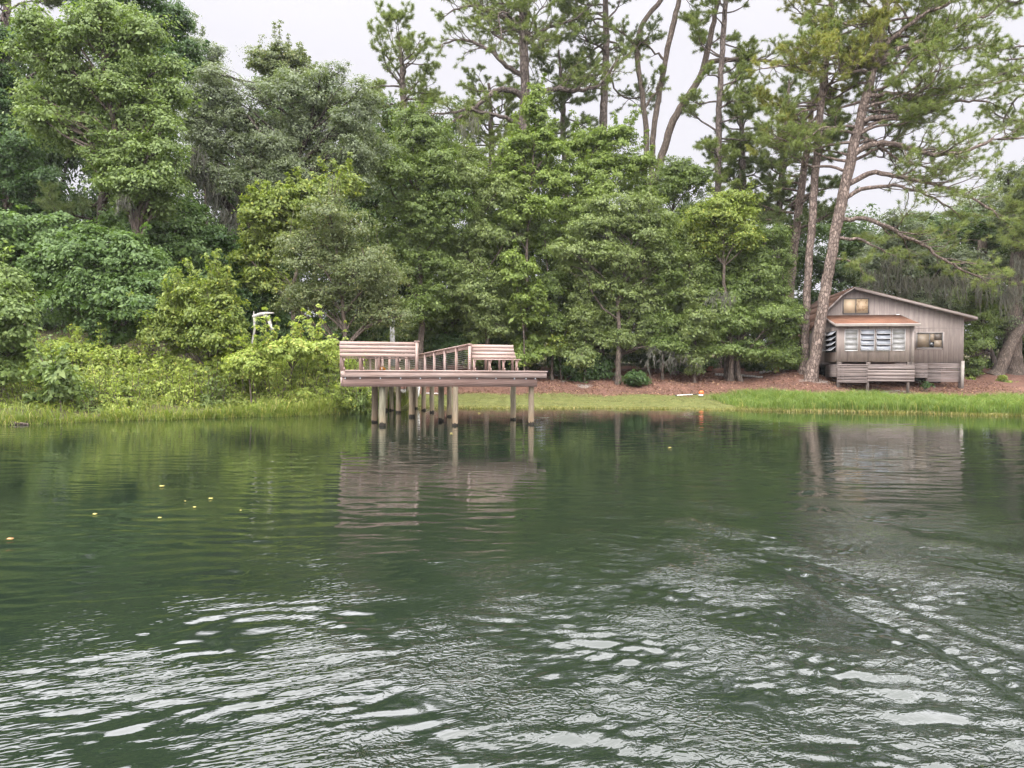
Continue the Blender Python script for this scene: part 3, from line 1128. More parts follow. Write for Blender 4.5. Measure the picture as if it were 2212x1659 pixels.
def moss(label, D, spots, group=None, n=26, length=(.5, 1.6)):
    """grey moss hanging in strands; spots in view units: (x, y, half width)"""
    P = W(spots[0][0], spots[0][1], D)
    root_mb = MB()
    for (sx, sy, hw) in spots:
        for _ in range(max(4, int(n * hw / 20))):
            p = W(sx + rng.normal(0, hw * .55), sy + rng.normal(0, 6), D + rng.normal(0, .25))
            L = length[0] + (length[1] - length[0]) * rng.random() ** 2
            k = 7
            t = np.linspace(0, 1, k)
            pts = p + np.stack([np.cumsum(rng.normal(0, .07, k)), np.cumsum(rng.normal(0, .07, k)), -t * L], 1)
            wd = .032 * np.array([.6, 1, .8, .9, .6, .4, .08]) * rng.uniform(.6, 1.5)
            for ang in (rng.uniform(0, 3.1),):
                sv = np.array([math.cos(ang), math.sin(ang), 0])
                for ang2 in (0, 1):
                    sv = np.array([-sv[1], sv[0], 0]) if ang2 else sv
                    v = np.empty((2 * k, 3))
                    v[0::2] = pts - sv * wd[:, None]
                    v[1::2] = pts + sv * wd[:, None]
                    q = [[2 * i, 2 * i + 1, 2 * i + 3, 2 * i + 2] for i in range(k - 1)]
                    root_mb.add(v, q)
            # side wisps
            for _w in range(16):
                i = rng.integers(0, k - 1)
                a0 = pts[i] + rng.normal(size=3) * .04
                a1 = a0 + np.array([rng.normal(0, .11), rng.normal(0, .11), -rng.uniform(.08, .35)])
                sv = unit(rng.normal(size=3) * [1, 1, 0]) * .012
                root_mb.add([a0 - sv, a0 + sv, a1], None, [[0, 1, 2]])
    o = root_mb.build('spanish_moss', LM['moss'], None, P)
    o.location = P
    tag(o, label, 'moss', group)
    return o

#SCENE#
# ------------------------------------------------------------------ dock
def px(x, y):
    """photo pixel -> view units"""
    return x * K, y * K


def c1(x, y):        # point read from the dock close-up
    return px(1250 + x * 1000 / 2212, 1300 + y * 1000 / 2212)


A_ = WZ(*c1(617, 895))
B_ = WZ(*c1(1940, 881))
U = unit((B_ - A_) * [1, 1, 0])
V = np.array([-U[1], U[0], 0.0])
TH = math.atan2(U[1], U[0])
DZ = 1.90                                       # top of the decking
FRONT = A_ - V * .20                            # front face of the deck edge runs through here


def du(x, y, v=0.0):
    """close-up point -> (u, z) on the upright plane v behind the deck front"""
    p = onplane(*c1(x, y), FRONT + V * v, V)
    return float(np.dot(p - O_, U)), float(p[2])


O_ = np.zeros(3)
O_ = onplane(*c1(252, 430), FRONT, V) * [1, 1, 0]
u_end = du(2072, 430)[0]
u_beam = du(1990, 500, .06)[0]
print('DOCK', A_, B_, math.degrees(TH), 'len', u_end, 'z deck', du(1000, 405), du(1000, 465), du(1000, 545), O_)
DOCK = empty('fishing_dock', O_, TH)
tag(DOCK, 'weathered pinkish wooden dock platform on round pilings with benches and a railed walkway to shore', 'dock')
DEP = 2.5
# decking: boards run across the platform's width
mb = MB()
y = 0.0
while y < DEP - .1:
    mb.box((-.03 if y > .22 else .12, y - .035, DZ - .038), (u_end + .03, y + .10, DZ + rng.uniform(-.002, .002)))
    y += .143
mb.build('decking', MW['x'], DOCK)
zb = DZ - .038
zf = du(1000, 464)[1]
zbm = du(1000, 546, .07)[1]
mb = MB()
mb.box((.14, 0, zf), (u_end, .04, zb))
mb.build('front_board', MW['x'], DOCK)
mb = MB()
mb.beam((.135, .005, (zf + zb) / 2), (-.005, .145, (zf + zb) / 2), .04, zb - zf)
mb.build('corner_board', MW['x'], DOCK)
mb = MB()
mb.box((-.02, .15, zf), (.02, DEP - .1, zb))
mb.build('side_board', MW['y'], DOCK)
mb = MB()
mb.box((u_end - .04, .045, zf), (u_end - .002, DEP - .1, zb))
mb.build('side_board', MW['y'], DOCK)
mb = MB()
mb.box((.05, .075, zbm), (u_beam, .145, zf - .003))
mb.build('support_beam', MW['beam'], DOCK)
mb = MB()
mb.box((.05, 1.62, zbm), (u_beam, 1.69, zf - .003))
mb.build('support_beam', MW['beam'], DOCK)
mb = MB()
mb.box((-.02, .10, zbm + .02), (.045, DEP - .15, zf - .003))
mb.build('end_beam', MW['y'], DOCK)
mb = MB()
for x in np.arange(.45, u_end - .2, .52):
    mb.box((x, .05, zf + .01), (x + .04, DEP - .12, zb - .002))
mb.build('joists', MW['y'], DOCK)
for cx in (290, 422, 601, 780, 955, 1127, 1298, 1456, 1623, 1787, 1888, 1971):
    u, z = du(cx, 466, .06)
    b = MB()
    b.tube([(u, .055, zf + .004), (u, .055, zf - .028)], .011, 8)
    b.tube([(u, .072, zf - .032), (u, .040, zf - .032)], .023, 8)
    b.build('joist_bolt', MGALV, DOCK, smooth=True)


def piling(u, v, r, top, name='piling', lean=0.0):
    k = 9
    t = np.linspace(0, 1, k)
    pts = np.stack([u + lean * (1 - t) + rng.normal(0, .006, k), v + rng.normal(0, .006, k), -1.2 + t * (top + 1.2)], 1)
    b = MB()
    b.tube(pts, r * np.linspace(1.06, .96, k), 18, rough=.025)
    return b.build(name, MPILE, DOCK, smooth=True)


def pile_at(cx, cy, r=None, w=None, top=None):
    p = WZ(*c1(cx, cy)) - O_
    u, v = float(np.dot(p, U)), float(np.dot(p, V))
    D = (p + O_)[1]
    r = w / 2 * (1000 / 2212) / 2840 * D
    piling(u, v + r, r, (zbm - .002 if abs(v + r - .11) < .3 and top is None else (zf - .02 if top is None else top)))
    return u, v


for a in ((552, 862, 56), (617, 895, 62), (1140, 852, 52), (1265, 892, 51), (1778, 838, 49), (1940, 881, 51),
          (880, 815, 52), (1212, 812, 45), (760, 776, 45), (1057, 776, 41), (698, 757, 42), (985, 757, 40), (842, 716, 30), (652, 760, 30), (918, 740, 28)):
    print('pile', a, ['%.2f' % q for q in pile_at(a[0], a[1], w=a[2])])

# benches -------------------------------------------------------------
ZT = 2.87


def bench(u0, u1, v0, face, lean, leg_us, label=None):
    """a slatted bench; face -1: looks to the river, +1: looks to the bank"""
    bb = empty('bench', (0, 0, 0), 0, DOCK)
    if label:
        bb['label'] = label
    zs = DZ + .43
    n = 4
    zs0 = zs + .015
    ht = (ZT - zs0) / n
    m = MB()
    for i in range(n):
        za, zb2 = zs0 + i * ht + .004, zs0 + (i + 1) * ht - .008
        ya = v0 - face * lean * (za - zs0)
        yb = v0 - face * lean * (zb2 - zs0)
        e0, e1 = rng.uniform(-.012, .012, 2)
        s_ = .035 * -face
        xa = u1 + e1 - lean * .10 * i if lean else u1 + e1
        v = [(u0 + e0, ya, za), (xa, ya, za), (xa, ya + s_, za), (u0 + e0, ya + s_, za),
             (u0 + e0, yb, zb2), (xa, yb, zb2), (xa, yb + s_, zb2), (u0 + e0, yb + s_, zb2)]
        m.hexa(v)
    m.build('backrest', MW['x'], bb)
    m = MB()
    for i in range(4):
        ya = v0 + face * (.03 + i * .115)
        lo, hi = sorted((ya, ya + face * .105))
        m.box((u0 + .02, lo, zs - .038), (u1 + (.10 if lean else 0), hi, zs))
    m.build('seat', MW['x'], bb)
    for u in leg_us:
        m = MB()
        bo = -.04 if lean else .025
        m.beam((u, v0 + face * bo, DZ), (u, v0 + face * (bo - lean * .5), (zs0 + .35 if lean else ZT - .02)), .085, .04, (0, 1, 0))
        m.build('leg', MW['z'], bb)
        m = MB()
        m.beam((u + .06, v0 + face * .40, DZ), (u + .06, v0 + face * .40, zs - .04), .085, .04, (0, 1, 0))
        m.build('leg', MW['z'], bb)
        m = MB()
        m.beam((u + .105, v0 - face * .06, zs - .085), (u + .105, v0 + face * .45, zs - .085), .035, .085)
        m.beam((u + .105, v0 - face * .06, DZ + .05), (u + .105, v0 + face * .45, DZ + .05), .035, .085)
        m.build('brace', MW['y'], bb)
    return bb


vb = .22
ul0, ul1 = du(240, 200, vb)[0], du(908, 200, vb)[0]
legs = [du(x, 340, vb)[0] for x in (252, 422, 586, 745)]
b1 = bench(ul0, ul1, vb, +1, 0.0, legs, 'long bench whose closed slatted back faces the river')
m = MB()                                     # end post and cap of the long bench
e0, e1 = du(908, 200, vb)[0], du(934, 200, vb)[0]
m.box((e0 + .004, vb - .045, DZ), (e1, vb + .05, ZT + .0))
m.build('end_post', MW['z'], b1)
m = MB()
m.box((e0 - .03, vb - .06, ZT + .003), (e1 + .05, vb + .09, ZT + .04))
m.build('post_cap', MW['x'], b1)
vr = 1.75
r0, r1 = du(1410, 200, vr)[0], du(1797, 250, vr)[0]
legs = [du(x, 340, vr - .4)[0] - .06 for x in (1430, 1568, 1690, 1806)]
b2 = bench(r0, r1, vr, -1, .22, legs, 'shorter open bench with a reclined slatted back and a seat towards the river')

# walkway to the bank --------------------------------------------------
wk_r = du(1392, 300, vr)[0] - .01           # line of the railing on the open side
SL = -.148                                   # the walkway leaves the platform a little askew
WWID = 1.95
wk_l = wk_r - WWID
WL = 13.6
vs_ = DEP
ZE = 1.55


def wz(v):                                   # the walkway falls gently to the bank
    return DZ - (v - vs_) / (WL - vs_) * (DZ - ZE) if v > vs_ else DZ


def wu(u, v):
    return u + SL * (v - vr)


m = MB()
v = DEP + .02
while v < WL:
    w = v + .138
    a_, b_, c_, d_ = wu(wk_l - .08, v), wu(wk_r + .08, v), wu(wk_r + .08, w), wu(wk_l - .08, w)
    m.hexa([(a_, v, wz(v) - .038), (b_, v, wz(v) - .038), (c_, w, wz(w) - .038), (d_, w, wz(w) - .038),
            (a_, v, wz(v)), (b_, v, wz(v)), (c_, w, wz(w)), (d_, w, wz(w))])
    v += .145
m.build('walkway_boards', MW['x'], DOCK)
for uu in (wk_l, wk_r):
    m = MB()
    m.beam((wu(uu, DEP + .01), DEP + .01, wz(DEP) - .155), (wu(uu, WL), WL, wz(WL) - .155), .045, .22)
    m.build('walkway_stringer', MW['y'], DOCK)
for uu in (wk_l, wk_r):
    rl = empty('railing', (0, 0, 0), 0, DOCK)
    vv = np.arange(vr, WL + .1, 1.8)
    for j, v in enumerate(vv):
        m = MB()
        m.beam((wu(uu, v), v, wz(v) - .2 if v > DEP else DZ), (wu(uu, v), v, wz(v) + ZT - DZ - .06), .10, .10, (0, 1, 0))
        m.build('rail_post', MW['z'], rl)
    m = MB()
    m.beam((wu(uu, vr - .07), vr - .07, wz(vr) + ZT - DZ), (wu(uu, WL), WL, wz(WL) + ZT - DZ), .14, .038)
    m.build('top_rail', MW['y'], rl)
    m = MB()
    m.beam((wu(uu, vr) + .066, vr - .03, wz(vr) + ZT - DZ - .095), (wu(uu, WL) + .066, WL, wz(WL) + ZT - DZ - .095), .03, .15)
    m.build('side_rail', MW['y'], rl)
    for i in range(9):
        z = .09 + i * .078
        m = MB()
        m.tube([(wu(uu, vr), vr, wz(vr) + z), (wu(uu, DEP), DEP, wz(DEP) + z), (wu(uu, WL), WL, wz(WL) + z)], .0034, 5)
        m.build('cable', MCABLE, rl)
        m = MB()
        m.tube([(wu(uu, vr), vr - .055, DZ + z), (wu(uu, vr), vr - .058 - .02, DZ + z)], .014, 6)
        m.build('cable_fitting', MGALV, rl)
# stairs at the bank end
st = empty('stairs', (0, 0, 0), 0, DOCK)
wk_l, wk_r = wu(wk_l, WL), wu(wk_r, WL)
pb = O_ + U * (wk_l + wk_r) / 2 + V * (WL + 2)
zg = float(zt(pb[0], pb[1]))
ns = max(2, int((ZE - zg) / .18))
for i in range(ns):
    m = MB()
    z = ZE - (i + 1) * .18
    m.box((wk_l + .06, WL + .02 + i * .27, z - .04), (wk_r - .06, WL + .30 + i * .27, z))
    m.build('tread', MW['x'], st)
for uu in (wk_l, wk_r):
    m = MB()
    m.beam((uu, WL + .02, ZE - .12), (uu, WL + .05 + ns * .27, ZE - ns * .18 - .16), .045, .24)
    m.build('stringer', MW['y'], st)

# small things on and round the dock ------------------------------------
def lump(name, mat, c, r, label, cat, seed=1):
    bpy_r = np.random.default_rng(seed)
    n, k = 10, 14
    th = np.linspace(.02, math.pi - .02, n)
    ph = np.linspace(0, 2 * math.pi, k, endpoint=False)
    T_, P_ = np.meshgrid(th, ph, indexing='ij')
    rad = 1 + .16 * np.sin(3 * P_ + 2 * T_ + seed) + .10 * np.sin(5 * P_ - 3 * T_)
    v = np.stack([r[0] * rad * np.sin(T_) * np.cos(P_), r[1] * rad * np.sin(T_) * np.sin(P_), r[2] * rad * np.cos(T_)], -1)
    v[..., 2] = np.maximum(v[..., 2], -r[2] * .75)
    q = [[i * k + j, (i + 1) * k + j, (i + 1) * k + (j + 1) % k, i * k + (j + 1) % k] for i in range(n - 1) for j in range(k)]
    b = MB()
    b.add(v, q)
    o = b.build(name, mat, None, smooth=True)
    o.location = c
    return tag(o, label, cat)


ub, zb_ = du(615, 385, .62)
pO = O_ + U * ub + V * .62
lump('orange_bag', plainmat('orange_cloth', (.45, .20, .03), .8, .2), (pO[0], pO[1], DZ + .05), (.12, .09, .065), 'small orange bag lying on the dock deck behind the long bench', 'bag', 3)

# white canoe drawn up on the bank behind the pilings
def canoe():
    p = WZ(*px(1672, 1609), .22)
    p = W(*px(1674, 1600), 37.6)
    root = empty('canoe', (p[0], p[1], float(zt(p[0], p[1])) + .02), R(24))
    tag(root, 'white canoe drawn up on the bank, half hidden behind the dock pilings', 'canoe')
    n, k = 15, 9
    L_ = 4.2
    t = np.linspace(0, 1, n)
    hw = .42 * np.sin(math.pi * np.clip(t, .002, .998)) ** .62
    gun = .46 + .30 * (2 * t - 1) ** 4
    vs2 = []
    for i in range(n):
        for j in range(k):
            a = -1 + 2 * j / (k - 1)
            x = hw[i] * np.sign(a) * abs(a) ** .55
            z = gun[i] * abs(a) ** 2.6 + .16 * (2 * t[i] - 1) ** 6
            vs2.append((x, (t[i]) * L_, min(z, gun[i])))
    vs2 = np.array(vs2)
    q = [[i * k + j, i * k + j + 1, (i + 1) * k + j + 1, (i + 1) * k + j] for i in range(n - 1) for j in range(k - 1)]
    b = MB()
    b.add(vs2, q)
    h = b.build('hull', MWHITE, root, smooth=True)
    so = h.modifiers.new('thick', 'SOLIDIFY')
    so.thickness = .012
    for s_ in (0, k - 1):
        b = MB()
        b.tube(vs2.reshape(n, k, 3)[:, s_] + [0, 0, .008], .016, 6)
        b.build('gunwale', MBLACK, root)
    b = MB()
    b.box((-.30, 1.1, .34), (.30, 1.32, .365))
    b.build('seat', MW['x'], root)


canoe()
# white pipe on the lawn
pa, pb = ghit(*px(1700, 1578)), ghit(*px(1757, 1579))
pa[2] += .07
pb[2] += .07
m = MB()
m.tube([pa, (pa + pb) / 2, pb], .03, 10)
o = m.build('white_pipe', MWHITE, None, pa, smooth=True)
o.location = pa
tag(o, 'short white pipe lying on the lawn behind the dock pilings', 'pipe')
# grey post behind the dock
p = W(*px(1570, 1400), 44)
zg = float(zt(p[0], p[1]))
m = MB()
m.box((-.14, -.14, -.3), (.14, .14, 3.0))
m.add([(-.16, -.16, 3.003), (.16, -.16, 3.003), (.16, .16, 3.003), (-.16, .16, 3.003), (0, 0, 3.1)], [[3, 2, 1, 0]], [[0, 1, 4], [1, 2, 4], [2, 3, 4], [3, 0, 4]])
o = m.build('grey_post', MGREYPOST)
o.location = (p[0], p[1], zg)
tag(o, 'square grey wooden post standing behind the long bench of the dock', 'post')

# ------------------------------------------------------------------ house
HROT = R(-10.0)
HR = np.array([math.cos(HROT), math.sin(HROT), 0])      # along the front, to the right
HD = np.array([-math.sin(HROT), math.cos(HROT), 0])     # into the house


def c2(x, y):        # point read from the house close-up
    return px(3100 + x * 996 / 2212, 1100 + y * 996 / 2212)


HC = W(*c2(1675, 700), 46.5) * [1, 1, 0]                # right front corner on plan


def hp(x, y, v=0.0):
    p = onplane(*c2(x, y), HC + HD * v, HD)
    return float(np.dot(p - HC, HR)), float(p[2])


# depth of the bay from its receding left side
best = None
for b in np.arange(.4, 4, .02):
    e = abs(hp(550, 700, -b)[0] - hp(441, 700, 0)[0])
    if best is None or e < best[0]:
        best = (e, b)
BAY = best[1]
print('HOUSE', HC, 'bay', best, 'right corner', hp(1675, 780), 'peak', hp(700, 120), 'left', hp(330, 450), 'bayfront', hp(550, 770, -BAY), hp(1230, 770, -BAY))
CAB = empty('lake_cabin', (HC[0], HC[1], 0), HROT)
tag(CAB, 'taupe wooden cabin on stilts with a straw covered bay roof and slatted skirting', 'cabin')


def P2(lst, v=0.0):
    return [hp(x, y, v) for x, y in lst]


zfl = hp(1675, 782)[1]
ul = hp(295, 600)[0]
peak = hp(700, 130)
wr_top = hp(1676, 374)
left_slope = P2([(590, 196), (520, 264), (440, 342), (360, 432), (297, 520)])
zle = left_slope[-1][1]
# front wall as one outline
m = MB()
wall_poly = [(0, zfl), (0, wr_top[1]), peak] + left_slope + [(left_slope[-1][0], zfl)]
m.prism(wall_poly[::-1], 0, .12)
m.build('front_wall', MSIDE, CAB)
DEPH = 9.0
m = MB()
m.box((-.12, .122, zfl), (0, DEPH, wr_top[1] - .02))
m.build('side_wall', MSIDE, CAB)
m = MB()
m.box((left_slope[-1][0], .122, zfl), (left_slope[-1][0] + .12, DEPH, zle - .05))
m.build('side_wall', MSIDE, CAB)
m = MB()
m.prism([(x, z) for x, z in wall_poly[::-1]], DEPH, DEPH + .12)
m.build('back_wall', MSIDE, CAB)
m = MB()
m.box((left_slope[-1][0] + .02, .03, zfl - .12), (-.02, DEPH, zfl - .003))
m.build('floor_frame', MW['skirt'], CAB)
# batten across the front wall, corner trims
m = MB()
a, b = hp(1240, 472), hp(1676, 472)
m.box((a[0], -.012, a[1] - .012), (-.005, -.001, a[1] + .012))
m.build('wall_joint', MTRIM, CAB)

# roof: right slope slab, left shingled slope, fascias
eave = hp(1772, 364)
slope = (peak[1] - wr_top[1]) / (peak[0] - 0.0)      # negative
pz = peak[1] + .06
ex = eave[0]
ez = pz + (ex - peak[0]) * slope
m = MB()
m.prism([(peak[0] - .02, pz), (ex, ez), (ex, ez + .10), (peak[0] - .02, pz + .10)], -.42, DEPH + .3)
m.build('roof', plainmat('grey_brown_roofing', (.17, .125, .105), .9, .15, .25, 3), CAB)
m = MB()
m.prism([(peak[0] - .06, pz - .10), (ex + .01, ez - .10), (ex + .01, ez + .06), (peak[0] - .06, pz + .06)], -.465, -.423)
m.build('rake_board', plainmat('taupe_fascia', (.23, .19, .172), .8, .25), CAB)
m = MB()
m.box((ex + .002, -.42, ez - .10), (ex + .035, DEPH + .3, ez + .055))
m.build('eave_board', MTRIM, CAB)
lp = [(peak[0] - .02, pz + .02)] + [(x - .03, z + .06) for x, z in left_slope]
last = left_slope[-1]
lp.append((last[0] - .75, last[1] - .95))
top = [(x - .06, z + .09) for x, z in lp]
m = MB()
for i in range(len(lp) - 1):
    (x0, z0), (x1, z1) = lp[i], lp[i + 1]
    (X0, Z0), (X1, Z1) = top[i], top[i + 1]
    ya, yb = -.30, DEPH + .3
    m.hexa([(x1, ya, z1), (x0, ya, z0), (x0, yb, z0), (x1, yb, z1), (X1, ya, Z1), (X0, ya, Z0), (X0, yb, Z0), (X1, yb, Z1)])
m.build('shingle_slope', MSHING, CAB)
m = MB()
for i in range(3):
    (x0, z0), (x1, z1) = lp[i], lp[i + 1]
    m.beam((x0, -.33, z0 + .02), (x1, -.33, z1 + .02), .03, .085, (0, 0, 1))
m.build('rake_board', MTRIM, CAB)


def rect_frame(name, x0, z0, x1, z1, v, w, t, mat, parent, mull=()):
    """window frame of bars standing proud of plane v (towards the river)"""
    m = MB()
    m.box((x0, v - t, z0), (x0 + w, v, z1))
    m.box((x1 - w, v - t, z0), (x1, v, z1))
    m.box((x0 + w, v - t, z0), (x1 - w, v, z0 + w))
    m.box((x0 + w, v - t, z1 - w), (x1 - w, v, z1))
    for q in mull:
        m.box((q - w * .4, v - t * .9, z0 + w), (q + w * .4, v, z1 - w))
    return m.build(name, mat, parent)


# upper sliding window with golden film
a, b = hp(600, 346), hp(834, 206)
q = hp(717, 280)[0]
wf = rect_frame('window', a[0], a[1], b[0], b[1], -.002, .05, .05, MBRONZE, CAB, (q,))
wf['label'] = 'upper sliding window with golden panes'
m = MB()
m.box((a[0] + .05, -.016, a[1] + .05), (q - .02, -.004, b[1] - .05))
m.build('pane', MGOLDPLAIN, wf)
m = MB()
m.box((q + .02, -.024, a[1] + .05), (b[0] - .05, -.012, b[1] - .05))
m.build('pane', MGOLD, wf)
# right sliding window
a, b = hp(1243, 664), hp(1503, 505)
rect_frame('window_trim', a[0], a[1], b[0], b[1], -.002, .10, .03, MTRIM, CAB)
a, b = hp(1254, 650), hp(1490, 513)
q = hp(1371, 580)[0]
wf = rect_frame('window', a[0], a[1], b[0], b[1], -.004, .05, .05, MBRONZE, CAB, (q,))
wf['label'] = 'sliding window with patched tan panes'
m = MB()
m.box((a[0] + .05, -.018, a[1] + .05), (q - .02, -.006, b[1] - .05))
m.build('pane', MTANBOARD, wf)
x0, x1, z0, z1 = q + .02, b[0] - .05, a[1] + .05, b[1] - .05
xm, zm = (x0 + x1) / 2, z0 + (z1 - z0) * .52
for (u0, w0, u1, w1, mt) in ((x0, z0, xm - .1, zm - .12, MDGLASS), (xm - .1, z0, x1, zm, MTANBOARD), (x0, zm - .12, xm - .1, z1, MTANBOARD), (xm - .1, zm, x1, z1, MTANDARK)):
    m = MB()
    m.box((u0 + .003, -.024, w0 + .003), (u1 - .003, -.012, w1 - .003))
    m.build('pane', mt, wf)

# the bay --------------------------------------------------------------
bv = -BAY
bl, br = hp(550, 700, bv)[0], hp(1232, 700, bv)[0]
bz0, bz1 = hp(800, 770, bv)[1], hp(800, 456, bv)[1]
m = MB()
m.box((bl, bv, bz0), (br, bv + .10, bz1))
m.box((bl, bv + .102, bz0), (bl + .10, -.003, bz1))
m.box((br - .10, bv + .102, bz0), (br, -.003, bz1))
m.box((bl + .102, bv + .102, bz0), (br - .102, -.003, bz0 + .12))
m.build('bay_wall', sidingmat('bay_siding', (.290, .240, .214), 1.22), CAB)
m = MB()
m.box((hp(1211, 700, bv)[0], bv - .022, bz0), (br + .02, bv - .002, bz1))
m.build('corner_trim', MTRIM, CAB)
# bay roof
rz0 = hp(800, 432, bv - .35)[1]
rz1 = hp(820, 356, 0)[1]
rl, rr2 = hp(540, 440, bv - .35)[0], hp(1290, 425, bv - .35)[0]
m = MB()
m.hexa([(rl, bv - .35, rz0 - .05), (rr2, bv - .35, rz0 - .05), (rr2 - .05, -.003, rz1 - .07), (rl, -.003, rz1 - .07),
        (rl, bv - .35, rz0), (rr2, bv - .35, rz0), (rr2 - .05, -.003, rz1), (rl, -.003, rz1)])
m.build('bay_roof', MSTRAW, CAB)
m = MB()
m.box((rl - .02, bv - .385, rz0 - .165), (rr2 + .02, bv - .352, rz0 + .0))
m.box((rl - .02, bv - .40, rz0 - .06), (rr2 + .02, bv - .387, rz0 + .004))
m.build('fascia_board', MFASC, CAB)
for xx in (rl - .022, rr2 - .01):
    m = MB()
    m.hexa([(xx, bv - .35, rz0 - .165), (xx + .02, bv - .35, rz0 - .165), (xx + .02, -.003, rz1 - .17), (xx, -.003, rz1 - .17),
            (xx, bv - .35, rz0 - .002), (xx + .02, bv - .35, rz0 - .002), (xx + .02, -.003, rz1 - .002), (xx, -.003, rz1 - .002)])
    m.build('bay_rake_board', MTRIM, CAB)
# a few loose things of the roof: white flashing piece
m = MB()
a = hp(1090, 350, -.1)
m.box((a[0] - .09, -.16, rz1 - .015), (a[0] + .09, -.06, rz1 + .035))
m.build('white_flashing', MWHITE, CAB)


def awning_window(x0, x1, y0, y1, opens):
    """four stacked hinged panes"""
    xa, za = hp(x0, y1, bv)
    xb, zb3 = hp(x1, y0, bv)
    wf = rect_frame('window', xa, za, xb, zb3, bv - .002, .03, .045, MSASH, CAB)
    m = MB()
    m.box((xa + .03, bv - .008, za + .03), (xb - .03, bv - .004, zb3 - .03))
    m.build('dark_interior_sheet', MDGLASS, wf)  # dark sheet on the wall, coloured as the unlit room within
    n = 4
    h = (zb3 - za - .06) / n
    for i in range(n):
        zt_, zb_2 = zb3 - .03 - i * h - .008, zb3 - .03 - (i + 1) * h + .004
        o_ = opens[i]
        ang = R(o_)
        L_ = zt_ - zb_2
        yo = bv - .022 - math.sin(ang) * L_
        zo = zt_ - math.cos(ang) * L_
        m = MB()
        th = .008
        m.hexa([(xa + .035, yo - th, zo), (xb - .035, yo - th, zo), (xb - .035, yo, zo), (xa + .035, yo, zo),
                (xa + .035, bv - .022 - th, zt_), (xb - .035, bv - .022 - th, zt_), (xb - .035, bv - .022, zt_), (xa + .035, bv - .022, zt_)])
        m.build('pane', MSKYGLASS if o_ > 8 else MFROST, wf)
        m = MB()
        m.beam((xa + .03, yo - th - .004, zo + .008), (xb - .03, yo - th - .004, zo + .008), .022, .022)
        if o_ > 8:
            for xs in (xa + .03, xb - .03):
                m.beam((xs, bv - .026 - th, zt_), (xs, yo - th - .004, zo + .012), .014, .014, (1, 0, 0))
        m.build('pane_rail', MSASH, wf)
    return wf


awning_window(616, 738, 482, 676, (0, 0, 0, 0))
awning_window(755, 884, 482, 676, (28, 22, 22, 20))
awning_window(894, 1028, 480, 676, (32, 36, 24, 22))
awning_window(1036, 1158, 478, 672, (0, 0, 0, 0))
# window of open panes in the bay's side
za, zb3 = hp(550, 685, bv)[1], hp(550, 492, bv)[1]
y0, y1 = bv + .14, bv + BAY * .92
m = MB()
xs = bl - .002
m.box((xs - .04, y0, za), (xs, y0 + .03, zb3))
m.box((xs - .04, y1 - .03, za), (xs, y1, zb3))
m.box((xs - .04, y0 + .03, za), (xs, y1 - .03, za + .03))
m.box((xs - .04, y0 + .03, zb3 - .03), (xs, y1 - .03, zb3))
wf = m.build('window', MBRONZE, CAB)
wf['label'] = 'side window with rows of tilted open panes'
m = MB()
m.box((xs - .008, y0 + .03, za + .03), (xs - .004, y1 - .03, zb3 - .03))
m.build('dark_interior_sheet', MDARK, wf)  # near-black sheet paints the unlit room behind the open panes
h = (zb3 - za - .06) / 4
for i in range(4):
    zt_ = zb3 - .03 - i * h
    m = MB()
    m.hexa([(xs - .30, y0 + .04, zt_ - h * .72), (xs - .30, y1 - .04, zt_ - h * .72), (xs - .292, y1 - .04, zt_ - h * .72 - .006), (xs - .292, y0 + .04, zt_ - h * .72 - .006),
            (xs - .028, y0 + .04, zt_), (xs - .028, y1 - .04, zt_), (xs - .02, y1 - .04, zt_ - .006), (xs - .02, y0 + .04, zt_ - .006)])
    m.build('pane', MSKYGLASS, wf)
    m = MB()
    m.beam((xs - .305, y0 + .03, zt_ - h * .72), (xs - .305, y1 - .03, zt_ - h * .72), .018, .018)
    for yy in (y0 + .035, y1 - .035, (y0 + y1) / 2):
        m.beam((xs - .026, yy, zt_), (xs - .305, yy, zt_ - h * .72), .016, .016, (0, 1, 0))
    m.build('pane_rail', MSASH, wf)


# skirting: thin horizontal slats
def skirt(x0, y0, x1, y1, v, wide=False, label=None):
    ua, zt_ = hp(x0, y0, v)
    ub2, zb_2 = hp(x1, y1, v)
    m = MB()
    z = zt_
    while z > zb_2 + .03:
        h = (rng.uniform(.10, .22) if wide else rng.uniform(.055, .085))
        h = min(h, z - zb_2)
        gap = rng.choice([.010, .014, .022, .036], p=[.35, .30, .22, .13])
        sg = rng.uniform(-.008, .008)
        y_ = v - .03 + rng.uniform(0, .012)
        m.hexa([(ua, y_, z - h), (ub2, y_, z - h + sg), (ub2, y_ + .02, z - h + sg), (ua, y_ + .02, z - h),
                (ua, y_, z), (ub2, y_, z + sg), (ub2, y_ + .02, z + sg), (ua, y_ + .02, z)])
        z -= h + gap
    return m.build('skirting', MW['skirt'], CAB)


skirt(552, 793, 822, 957, bv)
skirt(823, 795, 1238, 948, bv - .002, True)
skirt(1228, 785, 1354, 916, -.06)
skirt(1357, 785, 1645, 950, -.06)
# side skirt under the bay, set back
m = MB()
z0, z1 = hp(550, 905, bv)[1], hp(550, 795, bv)[1]
z = z1
while z > z0:
    h = rng.uniform(.06, .09)
    m.box((bl + .0, bv + .05, z - h), (bl + .02, bv + BAY * .95, z))
    z -= h + .01
m.build('skirting', MW['skirt'], CAB)
# blocks between bay floor and skirting
for x in (575, 832, 1195, 1215):
    a = hp(x, 780, bv + .04)
    m = MB()
    m.box((a[0] - .14, bv + .03, hp(x, 796, bv)[1]), (a[0] + .12, bv + .25, bz0 - .003))
    m.build('block', MW['stilt'], CAB)


